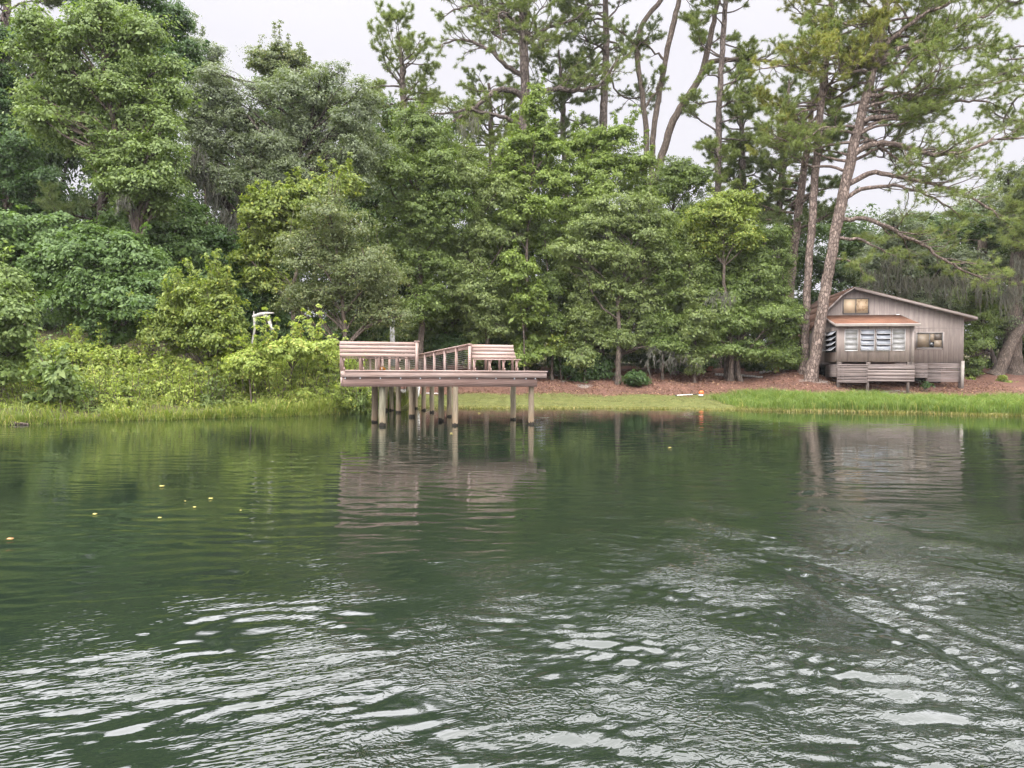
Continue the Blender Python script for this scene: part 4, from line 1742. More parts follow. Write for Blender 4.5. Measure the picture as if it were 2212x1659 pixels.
def stilt(x, v, ztop, w=.14, mat=None, lean=0.0):
    u = hp(x, 950, v)[0]
    p = HC + HR * u + HD * v
    zg = float(zt(p[0], p[1])) - .25
    m = MB()
    m.beam((u + lean, v, zg), (u, v, ztop), w, w, (0, 1, 0))
    return m.build('stilt', mat or MW['stilt'], CAB)


for x, v, zt2 in ((560, bv + .12, bz0), (822, bv + .12, bz0), (1180, bv + .12, bz0), (1348, .10, zfl - .12), (1640, .10, zfl - .12),
                  (820, 1.8, zfl - .12), (1180, 2.5, zfl - .12), (600, 2.2, zfl - .12), (372, .1, zfl - .12)):
    stilt(x, v, zt2 - .003)
stilt(1663, -.16, hp(1663, 765)[1], .17, plainmat('pale_corner_post', (.27, .24, .21), .8, .2, .15, 3), -.02)
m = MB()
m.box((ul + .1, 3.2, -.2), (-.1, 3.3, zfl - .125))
m.build('added_crawlspace_panel', MDARK, CAB)  # added dark panel keeps light from behind out of the gap below the floor
# crawl space behind the skirting is closed by the added dark panel; inner joists
m = MB()
for x in np.arange(bl + .3, -.2, 1.1):
    m.box((x, .15, zfl - .30), (x + .06, DEPH, zfl - .125))
m.build('floor_joists', MW['stilt'], CAB)

# ------------------------------------------------------------------ small things on the bank
def trimmer():
    a, b = ghit(*px(2706, 1586)), ghit(*px(2812, 1584))
    d = unit((b - a) * [1, 1, 0])
    L_ = float(np.linalg.norm((b - a)[:2]))
    root = empty('string_trimmer', a, math.atan2(d[1], d[0]))
    tag(root, 'orange and white string trimmer lying on the lawn near the water', 'string trimmer')
    k = L_ / 1.5
    m = MB()
    m.tube([(0, 0, .07), (.9 * k, 0, .11)], .022, 10)
    m.build('shaft', MWHITE, root)
    m = MB()
    m.tube([(.9 * k, 0, .11), (1.28 * k, 0, .14)], .024, 10)
    m.build('grip', MBLACK, root)
    m = MB()
    t = np.linspace(0, math.pi * 1.15, 10)
    m.tube(np.stack([.86 * k + .09 * np.cos(t), np.zeros(10), .12 + .14 * np.sin(t)], 1), .014, 6)
    m.build('loop_handle', MBLACK, root)
    m = MB()
    n = 12
    prof = np.array([(0, .07), (.06, .11), (.16, .125), (.23, .11), (.26, .05)])
    m.tube(np.stack([1.29 * k + prof[:, 0], np.zeros(5), np.full(5, .22)], 1), prof[:, 1], 12)
    m.build('engine_cover', MORANGE, root)
    m = MB()
    m.box((1.27 * k, -.10, .02), (1.46 * k, .10, .115))
    m.build('fuel_tank', MWHITE, root)
    m = MB()
    m.tube([(-.02, 0, .02), (-.02, 0, .09)], [.06, .045], 12)
    m.build('cutting_head', MBLACK, root)


trimmer()


def pot(sx, sy, D, r, h, label, leafm, spread):
    p = ghit(sx, sy)
    root = empty('potted_plant', p)
    tag(root, label, 'potted plant')
    m = MB()
    prof = np.array([(0, r * .68), (h * .78, r * .93), (h * .79, r * 1.06), (h, r * 1.08), (h - .002, r * .9), (h * .88, r * .85)])
    m.tube(np.stack([np.zeros(6), np.zeros(6), prof[:, 0]], 1), prof[:, 1], 20)
    m.build('pot', MTERRA, root, smooth=False)
    m = MB()
    C_ = np.array([[rng.normal(0, spread * .4), rng.normal(0, spread * .4), h + spread * rng.uniform(.1, .6)] for _ in range(28)])
    clumps(m, C_, unit(C_ - [0, 0, h]), spread * .42, 30, .10)
    m.build('foliage', LM[leafm], root)


pot(*px(3105, 1490), 50, .22, .42, 'terracotta pot of green plants beside the pine foot', 'vine', .38)
pot(*px(2838, 1484), 52, .26, .36, 'low dark fern in a reddish pot on the mulch slope', 'dark', .85)
p = W(*px(3108, 1472), 53)
z = float(zt(p[0], p[1]))
root = empty('storage_tank', (p[0], p[1], z))
tag(root, 'rounded white tank on a dark green base behind the potted plant', 'tank')
m = MB()
tt = np.linspace(-1, 1, 13)
m.tube(np.stack([tt * .55, np.zeros(13), np.full(13, .78)], 1), .36 * np.sqrt(np.clip(1 - np.abs(tt) ** 4, .02, 1)), 20)
m.build('tank_body', MWHITE, root, smooth=True)
m = MB()
m.box((-.75, -.35, 0), (.75, .35, .40))
m.box((-.80, -.40, .403), (.80, .40, .44))
m.build('base', MGREENPAINT, root)


def log(label, pts, r, bark='pale', name='fallen_log'):
    q = []
    for (x, y, D) in pts:
        w_ = ghit(x, y)
        w_[2] += r * .7
        q.append(w_)
    q = np.array(q)
    t = np.linspace(0, 1, 12)
    tt2 = np.linspace(0, 1, len(q))
    p_ = np.stack([np.interp(t, tt2, q[:, i]) for i in range(3)], 1) + rng.normal(size=(12, 3)) * r * .25
    m = MB()
    m.tube(p_, r * np.linspace(1, .55, 12), 9, rough=.1)
    o = m.build(name, BK[bark], None, p_[0], smooth=True)
    o.location = p_[0]
    return tag(o, label, 'log')


log('long thin bleached log lying across the mulch slope', [(*px(2862, 1503), 50.5), (*px(2950, 1506), 50.3), (*px(3050, 1512), 49.6)], .10)
log('short bleached branch lying beside the terracotta pot', [(*px(3040, 1494), 50.5), (*px(3085, 1487), 50.8)], .09)
# pale stump under the trees beside the dock
p = W(*px(2236, 1530), 49)
z = float(zt(p[0], p[1]))
m = MB()
for q_ in ((-.10, 0, .20, 1.15), (.11, .05, .17, 1.0)):
    m.tube([(q_[0] * 1.4, q_[1], -.2), (q_[0] * 1.1, q_[1], .2), (q_[0], q_[1], q_[3])], [q_[2] * 1.3, q_[2], q_[2] * .8], 10, rough=.12)
o = m.build('tree_stump', BK['pale'], None, smooth=True)
o.location = (p[0], p[1], z)
tag(o, 'pale split stump at the edge of the mulch beside the dock end', 'stump')

# bleached snag over the thicket
root_p = WZ(545, 748, 3.0) * 0
D_ = 31.5
m = MB()
st_ = np.array([W(540, 800, D_), W(545, 742, D_), W(550, 712, D_), W(549, 684, D_)])
m.tube(limb_path(st_[0], st_[1], 0, 5, .02), np.linspace(.055, .05, 5), 9, rough=.12)
m.tube(np.vstack([st_[1:3], st_[3:]]), [.05, .042, .055], 9, rough=.12)
ar = np.array([W(546, 684, D_), W(562, 679, D_), W(575, 677, D_ - .1), W(592, 676, D_ - .1)])
m.tube(ar, [.065, .085, .06, .02], 9, rough=.14)
ar2 = np.array([W(568, 679, D_), W(579, 686, D_ - .1), W(584, 701, D_ - .1), W(587, 713, D_ - .1)])
m.tube(ar2, [.06, .078, .07, .035], 9, rough=.16)
m.tube(np.array([W(586, 708, D_ - .1), W(592, 712, D_ - .15)]), [.06, .02], 6)
m.tube(np.array([W(549, 690, D_), W(548, 672, D_)]), [.05, .015], 6)
o = m.build('dead_snag', BK['pale'], None, st_[0], smooth=True)
o.location = st_[0]
tag(o, 'bleached dead branch bent like a hook above the thicket', 'dead branch')
# ------------------------------------------------------------------ trees: left wood
T = broadleaf
T('sweetgum_tree', 'tall bright green leafy tree with hanging crown, biggest above the left bank', 'tree', 37, 330,
  [(95, 100, 60, 80), (185, 70, 70, 65), (285, 85, 65, 75), (335, 175, 65, 75), (215, 190, 105, 85), (105, 215, 65, 70), (305, 265, 85, 75),
   (350, 335, 55, 80), (270, 340, 70, 65), (275, 395, 70, 60, -1), (330, 430, 60, 60), (90, 270, 50, 45, -1), (180, 280, 70, 50)],
  'sweetgum', .15, .42, 1.0, trunk_r=.3, shoots=26, parts=('crown', 'trunk'))
T('broadleaf_tree', 'dark glossy tree rising behind the tall bright green one', 'tree', 46, 330,
  [(280, 10, 90, 80), (365, 55, 40, 75), (390, 150, 40, 60), (250, 100, 80, 80), (330, 150, 70, 80), (300, 260, 80, 80), (220, -60, 90, 60)],
  'dark', .16, .45, 1.0, trunk_r=.25, shoots=10)
T('broadleaf_tree', 'feathery dull green tree top between the bright tree and the grey oak', 'tree', 52, 450,
  [(440, 120, 36, 45), (460, 170, 36, 40), (430, 220, 50, 60), (450, 300, 50, 60)], 'oak', .13, .40, .7, trunk_r=.15, shoots=14)
T('broadleaf_tree', 'spindly pale tree tops poking out above the grey oak', 'tree', 52, 590,
  [(555, 125, 38, 32), (600, 130, 38, 30), (640, 140, 34, 30), (590, 190, 60, 50), (660, 170, 40, 40)], 'olive', .13, .36, .55, trunk_r=.15, shoots=24)
T('broadleaf_tree', 'dark leafy tree at the far left behind the vines', 'tree', 43, 20,
  [(25, 220, 60, 90), (40, 330, 70, 80), (10, 420, 80, 80), (90, 400, 60, 60), (-60, 250, 90, 140), (-30, 110, 60, 70)], 'dark', .16, .46, 1.0, trunk_r=.25)
T('live_oak', 'broad grey-green oak with dense rounded crown and hanging moss', 'tree', 43, 560,
  [(470, 220, 70, 60), (545, 225, 80, 65), (640, 200, 78, 60), (720, 195, 68, 55), (775, 255, 60, 75), (690, 290, 95, 75), (580, 310, 90, 75),
   (470, 300, 66, 70), (545, 395, 75, 45), (750, 370, 75, 75), (655, 385, 85, 60), (440, 380, 40, 45), (800, 330, 40, 60), (440, 250, 40, 60)],
  'oak', .115, .36, 1.05, 46, trunk_r=.38, bark='dark', flat=.55, bump=.14)
T('broadleaf_tree', 'dark green understory tree beside the shaded hollow', 'tree', 39, 400,
  [(350, 520, 80, 60), (420, 500, 60, 70), (330, 580, 90, 60), (420, 580, 60, 60), (270, 500, 60, 50)], 'vine', .17, .42, 1.0, trunk_r=.16)
T('vine_covered_tree', 'dark vine covered tree mounded at the far left', 'tree', 34, 60,
  [(40, 500, 80, 60), (120, 520, 75, 55), (30, 580, 70, 55), (120, 590, 60, 50), (-60, 520, 70, 80)], 'vine', .18, .42, 1.15, trunk_r=.2, flat=.4)
T('vine_covered_tree', 'vine covered small tree below the bright hanging crown', 'tree', 33, 230,
  [(225, 590, 80, 70), (300, 560, 75, 55), (165, 650, 65, 55), (280, 650, 85, 65), (220, 700, 80, 45), (190, 540, 55, 45)], 'vine', .16, .40, 1.1, trunk_r=.15, shoots=12)
T('maple_sapling', 'bright green drooping tree at the left edge of the water bank', 'tree', 27.5, 0,
  [(10, 620, 55, 60), (40, 670, 50, 55), (-40, 650, 60, 80), (0, 720, 50, 40), (20, 760, 46, 36), (-10, 800, 46, 36)], 'sweetgum', .14, .34, 1.0, trunk_r=.10, shoots=6)
T('vine_covered_tree', 'yellow-green vine mound hugging the bleached snag', 'tree', 32.2, 450,
  [(440, 645, 75, 45), (490, 690, 62, 55), (390, 680, 60, 60), (430, 735, 95, 40), (360, 720, 55, 50), (510, 740, 40, 40)], 'yellowvine', .12, .34, 1.1, trunk_r=.10, shoots=22)
T('wax_myrtle', 'grey-olive rounded evergreen left of the dock, thick with small leaves', 'tree', 34, 745,
  [(700, 480, 70, 50), (765, 495, 58, 58), (655, 555, 65, 58), (740, 575, 95, 72), (820, 600, 62, 66), (690, 645, 78, 58), (780, 680, 92, 50), (640, 640, 46, 45), (840, 680, 50, 45)],
  'olive', .085, .30, 1.0, 52, trunk_r=.14, flat=.6, bump=.14, shoots=18)
T('vine_covered_tree', 'yellow-green vines topping the trees behind the wax myrtle', 'tree', 38, 640,
  [(690, 415, 50, 40), (735, 400, 40, 36), (600, 465, 58, 55), (650, 445, 48, 46), (565, 530, 48, 58), (585, 610, 48, 56), (560, 470, 40, 40)], 'yellowvine', .15, .36, 1.0, trunk_r=.14, shoots=26)
T('broadleaf_tree', 'dark leafy tree in the shade behind the bleached snag', 'tree', 40, 560,
  [(520, 560, 60, 70), (560, 660, 70, 70), (500, 650, 60, 70), (610, 720, 70, 50), (520, 730, 60, 50)], 'dark', .16, .44, 1.0, trunk_r=.14)

# ------------------------------------------------------------------ trees: middle
T('broadleaf_tree', 'dull green tree with an olive rounded top beside the grey oak', 'tree', 46, 905,
  [(890, 300, 66, 55), (850, 370, 68, 66), (940, 375, 75, 70), (880, 455, 80, 70), (960, 470, 64, 64), (930, 575, 76, 66), (930, 650, 60, 56), (850, 540, 50, 60)],
  'mid', .125, .38, .95, trunk_r=.2, shoots=10)
T('broadleaf_tree', 'greyish green slender tree behind the walkway with thin bare stems', 'tree', 47, 1050,
  [(1010, 370, 56, 52), (1050, 430, 66, 62), (1065, 515, 70, 66), (1000, 555, 56, 56), (1055, 620, 76, 56), (1000, 670, 66, 52), (1060, 695, 60, 40)],
  'grey', .12, .37, .85, trunk_r=.16)
T('sweetgum_tree', 'bright green spire-topped tree in front of the thick pine', 'tree', 47.5, 1135,
  [(1158, 235, 22, 42), (1150, 305, 40, 45), (1110, 330, 40, 42), (1160, 385, 55, 52), (1100, 400, 46, 46), (1130, 460, 56, 48), (1185, 320, 26, 40)],
  'bright', .15, .36, .85, trunk_r=.14, shoots=26)
T('sweetgum_tree', 'bright green open-crowned tree under the triple-stemmed pine', 'tree', 49, 1265,
  [(1255, 325, 50, 42), (1330, 310, 52, 38), (1225, 390, 55, 50), (1310, 385, 64, 52), (1200, 460, 56, 50), (1270, 455, 56, 48), (1370, 350, 40, 40), (1195, 530, 50, 46)],
  'bright', .15, .37, .8, trunk_r=.15, shoots=24)
T('broadleaf_tree', 'pale grey-green tree with layered boughs in the middle of the wood edge', 'tree', 46.5, 1335,
  [(1340, 455, 78, 42), (1300, 500, 76, 46), (1395, 500, 66, 48), (1240, 540, 58, 42), (1430, 560, 48, 42), (1330, 560, 68, 38)],
  'grey', .12, .36, .95, trunk_r=.17, shoots=10)
T('broadleaf_tree', 'small pale green tree with low boughs and a straight bare trunk by the mulch', 'tree', 47.5, 1330,
  [(1345, 635, 76, 42), (1300, 690, 56, 42), (1390, 690, 56, 48), (1350, 735, 66, 36), (1425, 740, 40, 32), (1410, 640, 50, 40)],
  'grey', .12, .35, .85, trunk_r=.20, bottom=.25)
T('broadleaf_tree', 'dark green shaded tree behind the dock bench', 'tree', 50, 1215,
  [(1185, 600, 60, 58), (1235, 650, 58, 50), (1215, 710, 60, 46), (1270, 590, 60, 60), (1270, 700, 46, 50)], 'mid', .14, .40, .9, trunk_r=.2)
T('sweetgum_sapling', 'slim bright yellow-green sapling climbing above the dock bench', 'tree', 46, 1130,
  [(1120, 590, 34, 34), (1135, 640, 34, 36), (1130, 685, 28, 28), (1105, 560, 24, 26)], 'bright', .16, .33, .9, trunk_r=.06, shoots=6)
T('maple_sapling', 'small bright green sapling with broad leaves beside the end of the dock bench', 'tree', 47, 1140,
  [(1140, 748, 36, 30), (1165, 762, 26, 22), (1120, 770, 22, 22)], 'bright', .17, .30, 1.0, trunk_r=.05)
T('maple_sapling', 'thin sapling with yellowish leaves over the end of the dock', 'tree', 47.5, 1215,
  [(1180, 720, 36, 22), (1235, 715, 34, 22), (1200, 745, 22, 16)], 'yellow', .14, .28, .8, trunk_r=.05)
T('broadleaf_tree', 'dark round-topped tree below the leaning pine stems', 'tree', 54, 1470,
  [(1440, 405, 60, 56), (1495, 395, 56, 50), (1385, 420, 46, 46), (1480, 480, 70, 60), (1430, 500, 50, 60)], 'mid', .15, .42, .95, trunk_r=.2)
T('broadleaf_tree', 'yellowing round-crowned tree under the straight thin pine', 'tree', 47.5, 1580,
  [(1580, 450, 64, 36), (1530, 470, 58, 42), (1612, 490, 36, 46), (1500, 520, 58, 42), (1560, 510, 60, 40)], 'yellow', .13, .36, 1.0, trunk_r=.18, shoots=8)
T('broadleaf_tree', 'dark green dense tree filling the bank beside the paired pines', 'tree', 49, 1570,
  [(1500, 590, 68, 56), (1575, 580, 78, 58), (1645, 600, 66, 60), (1660, 530, 52, 50), (1450, 620, 50, 50)], 'mid', .13, .39, 1.0, trunk_r=.2)
T('broadleaf_tree', 'green tree with low drooping boughs over the mulch slope near the pines', 'tree', 47.5, 1600,
  [(1560, 660, 66, 42), (1620, 700, 78, 46), (1540, 720, 66, 42), (1685, 705, 50, 56), (1600, 755, 76, 30), (1690, 765, 40, 30), (1510, 690, 40, 40)],
  'mid', .13, .37, 1.0, trunk_r=.16, bottom=.3)

T('broadleaf_tree', 'mid green bushy tree filling the gap under the bright open-crowned tree', 'tree', 51, 1290,
  [(1270, 540, 60, 50), (1320, 600, 60, 50), (1250, 590, 50, 50), (1290, 650, 60, 40), (1220, 520, 46, 50)], 'mid', .14, .38, .9, trunk_r=.18)
T('broadleaf_tree', 'grey-green bushy tree between the pale layered tree and the yellowing one', 'tree', 50, 1460,
  [(1450, 540, 56, 46), (1480, 590, 50, 50), (1430, 600, 50, 46), (1470, 660, 56, 46), (1440, 700, 50, 36)], 'grey', .13, .37, .9, trunk_r=.18)
T('broadleaf_tree', 'mid green tree under the yellowing crown, boughs reaching the mulch', 'tree', 48.5, 1590,
  [(1560, 545, 60, 40), (1610, 560, 56, 46), (1530, 600, 50, 50), (1580, 630, 60, 40), (1640, 650, 50, 46), (1500, 660, 46, 46)], 'mid', .13, .37, .9, trunk_r=.18, bottom=.6)
T('broadleaf_tree', 'deep green tree behind the walkway between the wax myrtle and the slender grey-green tree', 'tree', 49, 960,
  [(930, 720, 60, 46), (980, 720, 56, 50), (900, 690, 50, 40), (1010, 640, 50, 50), (970, 560, 56, 60), (1040, 740, 40, 36)], 'mid', .14, .38, .9, trunk_r=.18, bottom=.6)
T('broadleaf_tree', 'dark green tree behind the bright sapling at the end of the dock bench', 'tree', 51, 1110,
  [(1090, 560, 50, 60), (1100, 640, 56, 56), (1090, 710, 56, 46), (1130, 520, 46, 46), (1150, 680, 46, 46)], 'mid', .14, .38, .9, trunk_r=.18, bottom=.6)
def chain(x, y0, y1, n, rx, ry):
    return [(x + rng.uniform(-1, 1) * rx * .5, y0 + (y1 - y0) * i / (n - 1), rx * (.55 + .6 * i / (n - 1)), ry) for i in range(n)]


for lab, x, y0, y1, n_, rx, D, lf in (
        ('slender light green tree rising behind the walkway railing', 1018, 470, 760, 7, 34, 47.5, 'grey'),
        ('slender upright tree with pale leaves just right of the bright sapling', 1192, 500, 760, 6, 34, 47.5, 'mid'),
        ('slim light green tree with foliage to the ground left of the small straight trunk', 1262, 560, 770, 6, 34, 46.8, 'grey'),
        ('slim leaning tree between the small straight trunk and the yellowing crown', 1432, 520, 740, 6, 34, 47.2, 'mid'),
        ('slim bright tree in front of the dark trees beside the moss drapes', 1500, 540, 770, 6, 34, 47.0, 'grey'),
        ('slim green tree at the edge of the wood nearest the slender pine', 1690, 520, 770, 6, 32, 48.5, 'mid')):
    T('slender_tree', lab, 'tree', D, x, chain(x, y0, y1, n_, rx, 30), lf, .12, .32, .85, trunk_r=.09, shoots=14, bottom=.7)
# understory along the top of the mulch
U_ = [('dark round shrub under the trees behind the dock end', 1275, 790, 46, 34, 'dark', 47.5), ('low dark bush at the foot of the small straight trunk', 1375, 815, 18, 12, 'dark', 46),
      ('shaded shrub against the dark hollow behind the mulch slope', 1430, 760, 60, 40, 'deep', 51), ('deep green shrub behind the walkway railing', 1010, 740, 70, 45, 'dark', 48),
      ('deep green shrub in shade below the dock seat', 1090, 770, 55, 40, 'deep', 49), ('dark drooping shrub beside the pale stump', 1230, 775, 40, 40, 'dark', 48.5),
      ('dark low shrub beside the potted fern', 1480, 780, 40, 22, 'dark', 52.5), ('dark shrub behind the white tank', 1660, 775, 55, 34, 'deep', 55)]
for lab, x, y, rx, ry, lf, D in U_:
    shrub('shrub', lab, 'shrub', D, x, [(x, y, rx, ry), (x + rx * .5, y + ry * .3, rx * .6, ry * .7), (x - rx * .6, y + ry * .3, rx * .55, ry * .7)], leaf=lf, size=.13, cr=.32, dens=1.1, bark='dark', bottom=.8)

# dark wood behind everything: a few crowns copied
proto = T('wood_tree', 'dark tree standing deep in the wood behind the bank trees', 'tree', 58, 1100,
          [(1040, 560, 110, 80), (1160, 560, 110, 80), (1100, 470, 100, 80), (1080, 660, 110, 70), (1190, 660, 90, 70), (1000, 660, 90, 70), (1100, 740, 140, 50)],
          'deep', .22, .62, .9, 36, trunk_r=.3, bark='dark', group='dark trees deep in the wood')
pb_ = np.array(proto.location)
DEEPL = proto['label']


def copy_tree(o, loc, rz, s, label=None):
    c = o.copy()
    col.objects.link(c)
    c.location = loc
    c.rotation_euler = (0, 0, rz)
    c.scale = s
    if label:
        c['label'] = label
    for ch in o.children:
        k = ch.copy()
        col.objects.link(k)
        k.parent = c
    return c


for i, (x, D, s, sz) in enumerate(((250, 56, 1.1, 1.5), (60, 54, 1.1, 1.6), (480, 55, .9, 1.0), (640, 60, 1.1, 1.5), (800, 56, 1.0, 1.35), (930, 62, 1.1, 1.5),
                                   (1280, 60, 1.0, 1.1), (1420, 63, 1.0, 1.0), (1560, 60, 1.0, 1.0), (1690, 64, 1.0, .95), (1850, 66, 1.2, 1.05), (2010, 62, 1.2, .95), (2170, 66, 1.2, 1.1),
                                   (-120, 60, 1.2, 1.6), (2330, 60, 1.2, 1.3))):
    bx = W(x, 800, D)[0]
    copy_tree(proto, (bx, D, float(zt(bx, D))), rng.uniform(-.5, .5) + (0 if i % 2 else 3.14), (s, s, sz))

# right: moss-hung trees behind and beside the cabin
T('live_oak', 'dark oak hung with grey moss behind the cabin roof', 'tree', 57, 2020,
  [(1900, 590, 80, 60), (1990, 560, 90, 70), (2080, 600, 90, 70), (2010, 640, 80, 50), (1930, 520, 60, 60)], 'oak', .14, .42, .8, trunk_r=.4, bark='dark')
T('live_oak', 'dark leafy tree beside the cabin end wall', 'tree', 53, 2150,
  [(2120, 690, 46, 40), (2105, 740, 36, 40), (2120, 640, 50, 40), (2100, 790, 26, 24)], 'mid', .13, .40, .85, trunk_r=.2, bark='dark')
T('live_oak', 'grey-green tree crown at the right edge above the mossy trunks', 'tree', 54, 2195,
  [(2195, 500, 50, 70), (2200, 420, 60, 60), (2230, 600, 60, 70), (2250, 480, 70, 90), (2190, 700, 30, 30)], 'oak', .13, .42, .8, trunk_r=.33, bark='dark')
T('broadleaf_tree', 'distant grey-green tree tops seen above the cabin between the pine limbs', 'tree', 64, 2020,
  [(1960, 520, 70, 50), (2060, 490, 70, 60), (2140, 440, 60, 80), (1890, 560, 60, 40), (2150, 540, 60, 60)], 'oak', .17, .48, .8, trunk_r=.3)
for lab, pts, r in (('massive moss-hung trunk at the right edge beyond the cabin', [(2192, 830, 54), (2186, 760, 54), (2192, 640, 54), (2200, 520, 54)], 20),
                    ('leaning broken trunk propped against the mossy trunks', [(2150, 825, 53), (2170, 775, 53), (2190, 730, 53.2), (2225, 680, 53.5)], 15),
                    ('dark bare trunk just beyond the cabin end wall', [(2105, 825, 56), (2110, 760, 56), (2118, 640, 56), (2122, 520, 56)], 15)):
    q = np.array([W(*p_) for p_ in pts])
    q[0, 2] = float(zt(q[0, 0], q[0, 1])) - .2
    t = np.linspace(0, 1, 14)
    tt2 = np.linspace(0, 1, len(q))
    p_ = np.stack([np.interp(t, tt2, q[:, i]) for i in range(3)], 1) + rng.normal(size=(14, 3)) * .03
    rad = r * M(54) * np.linspace(1, .62, 14)
    rad[0] *= 1.35
    m = MB()
    m.tube(p_, rad, 12, rough=.07)
    o = m.build('bare_trunk', BK['brown'], None, q[0], smooth=True)
    o.location = q[0]
    tag(o, lab, 'tree trunk')
for x, y, D, lab in ((2170, 817, 50, 'small yellow-leaved plant between the leaning trunks'), (2095, 822, 50.5, 'pale yellow seedling on the dirt beside the corner post'),
                     (2000, 832, 45.5, 'small dark fern growing under the cabin skirting'), (2180, 826, 49, 'yellow seedling on the dirt near the right edge')):
    shrub('seedling', lab, 'plant', D, x, [(x, y, 9, 8)], leaf='yellow' if 'yellow' in lab else 'dark', size=.12, cr=.16, dens=.8, m=14, trunk_r=.012)

# ------------------------------------------------------------------ pines
pine('small flat-topped pine standing beyond the grey oak', 58, [(880, 620, 9), (876, 300, 8), (872, 200, 7), (868, 140, 5), (862, 80, 2)], (.50, 1.0), 40, (2.2, 4.4), needle='needle', length=.32, width=.028, per=30,
     elev=(.0, .8))
pine('thick pine with two heavy crooked limbs above the spire-topped tree', 53, [(1124, 800, 13), (1128, 480, 11), (1132, 290, 10.5), (1134, 180, 10), (1130, 60, 9), (1128, -120, 7), (1126, -330, 4), (1125, -470, 2)],
     (.56, .99), 62, (3.0, 6.4), limbs=[([(1133, 213, 0), (1105, 192, -.4), (1070, 192, -.8), (1035, 225, -1.2), (1000, 250, -1.6), (950, 280, -1.5)], 7),
                                        ([(1134, 218, 0), (1165, 200, -.3), (1205, 190, -.5), (1260, 196, -.6), (1295, 185, -.4), (1335, 130, 0)], 7),
                                        ([(1132, 165, 0), (1105, 150, -.5), (1060, 110, -1.0), (1000, 80, -1.2), (960, 95, -1.4)], 6),
                                        ([(1131, 100, 0), (1180, 60, -.6), (1230, 50, -1), (1270, 20, -1.2)], 5),
                                        ([(1130, 300, 0), (1090, 330, -.4), (1050, 360, -.6), (1010, 400, -.8)], 5),
                                        ([(1130, 60, 0), (1080, 30, -.8), (1020, 10, -1.2), (970, 30, -1.4)], 5),
                                        ([(1128, 270, 0), (1080, 250, -1), (1010, 235, -1.6), (930, 250, -2)], 5)],
     needle='needle', length=.29, width=.023, bark='pine')
pine('pine with a bushy dark top between the thick pine and the triple stems', 57, [(1296, 700, 10), (1300, 330, 9), (1306, 200, 8), (1310, 110, 7), (1308, 20, 6), (1306, -160, 5), (1304, -330, 2)], (.52, 1.0), 50, (2.2, 5.0), needle='needle_dark', length=.30, width=.026)
pine('crooked dark pine with bare forked branches behind the bright open crown', 56, [(1225, 700, 8), (1222, 350, 7), (1215, 290, 6), (1218, 230, 5), (1210, 150, 3), (1206, 110, 2)], (.45, 1.0), 28, (1.8, 4.0), needle='needle_dark', length=.30, width=.026)
pine('thin pine half hidden behind the dull green tree', 60, [(1065, 600, 7), (1062, 330, 6), (1060, 240, 5), (1056, 180, 3)], (.45, 1.0), 36, (2.0, 4.5), needle='needle', length=.30, width=.026)
pine('triple-stemmed pine with bare curving grey stems against the sky', 56, [(1398, 800, 8), (1394, 560, 6.5), (1392, 440, 6), (1392, 380, 6), (1399, 300, 5.8), (1386, 190, 5.6), (1374, 130, 5.4), (1378, 70, 5), (1400, 30, 5), (1440, -10, 5), (1470, -120, 4), (1480, -260, 2)],
     (.80, 1.0), 60, (1.8, 3.8), stems=[[(1404, 800, 8), (1402, 560, 7), (1406, 440, 6.2), (1409, 350, 6), (1412, 270, 5.9), (1428, 190, 5.8), (1440, 110, 5.6), (1455, 50, 6), (1470, -10, 5), (1482, -150, 4), (1490, -300, 2)],
                                  [(1408, 800, 9), (1410, 560, 8), (1412, 440, 8), (1425, 350, 8), (1450, 265, 7.8), (1485, 210, 7.2), (1522, 150, 6.5), (1532, 85, 6), (1545, 30, 5), (1562, -30, 4), (1580, -200, 3), (1590, -300, 2)]],
     limbs=[([(1524, 140, 0), (1545, 130, -.3), (1590, 128, -.5), (1640, 128, -.7), (1700, 140, -.9), (1730, 150, -1)], 6),
            ([(1384, 125, 0), (1360, 80, -.5), (1330, 60, -.8), (1310, 60, -1)], 4), ([(1436, 130, 0), (1410, 110, -.4), (1385, 90, -.6)], 3),
            ([(1392, 235, 0), (1415, 200, -.3), (1430, 170, -.5)], 3)],
     needle='needle', length=.28, width=.023, bark='brown')
pine('straight thin pine beside the leaning stem', 55, [(1552, 760, 8), (1551, 420, 6.8), (1552, 280, 6.4), (1556, 170, 6), (1562, 80, 5.5), (1568, 0, 5), (1574, -150, 4), (1578, -280, 2)], (.38, 1.0), 48, (1.5, 3.4), needle='needle', length=.30, width=.026, bark='pine')
pine('bushy dark pine behind the straight thin one', 60, [(1606, 700, 8), (1604, 400, 7), (1602, 260, 5), (1600, 190, 2)], (.45, 1.0), 36, (1.8, 3.8), needle='needle_dark', length=.32, width=.028)
pine('dark pine against the sky left of the paired pines', 60, [(1668, 700, 8), (1680, 500, 7), (1690, 350, 6), (1700, 240, 4), (1705, 170, 2)], (.40, 1.0), 28, (1.6, 3.4), needle='needle_dark', length=.32, width=.028)
pine('leaning far pine behind the slender trunk of the pair', 56, [(1694, 780, 10), (1712, 560, 9), (1728, 430, 8), (1742, 330, 7), (1752, 250, 5), (1758, 190, 3)], (.45, 1.0), 26, (1.8, 4.0), needle='needle_dark', length=.30, width=.026, bark='pinered')
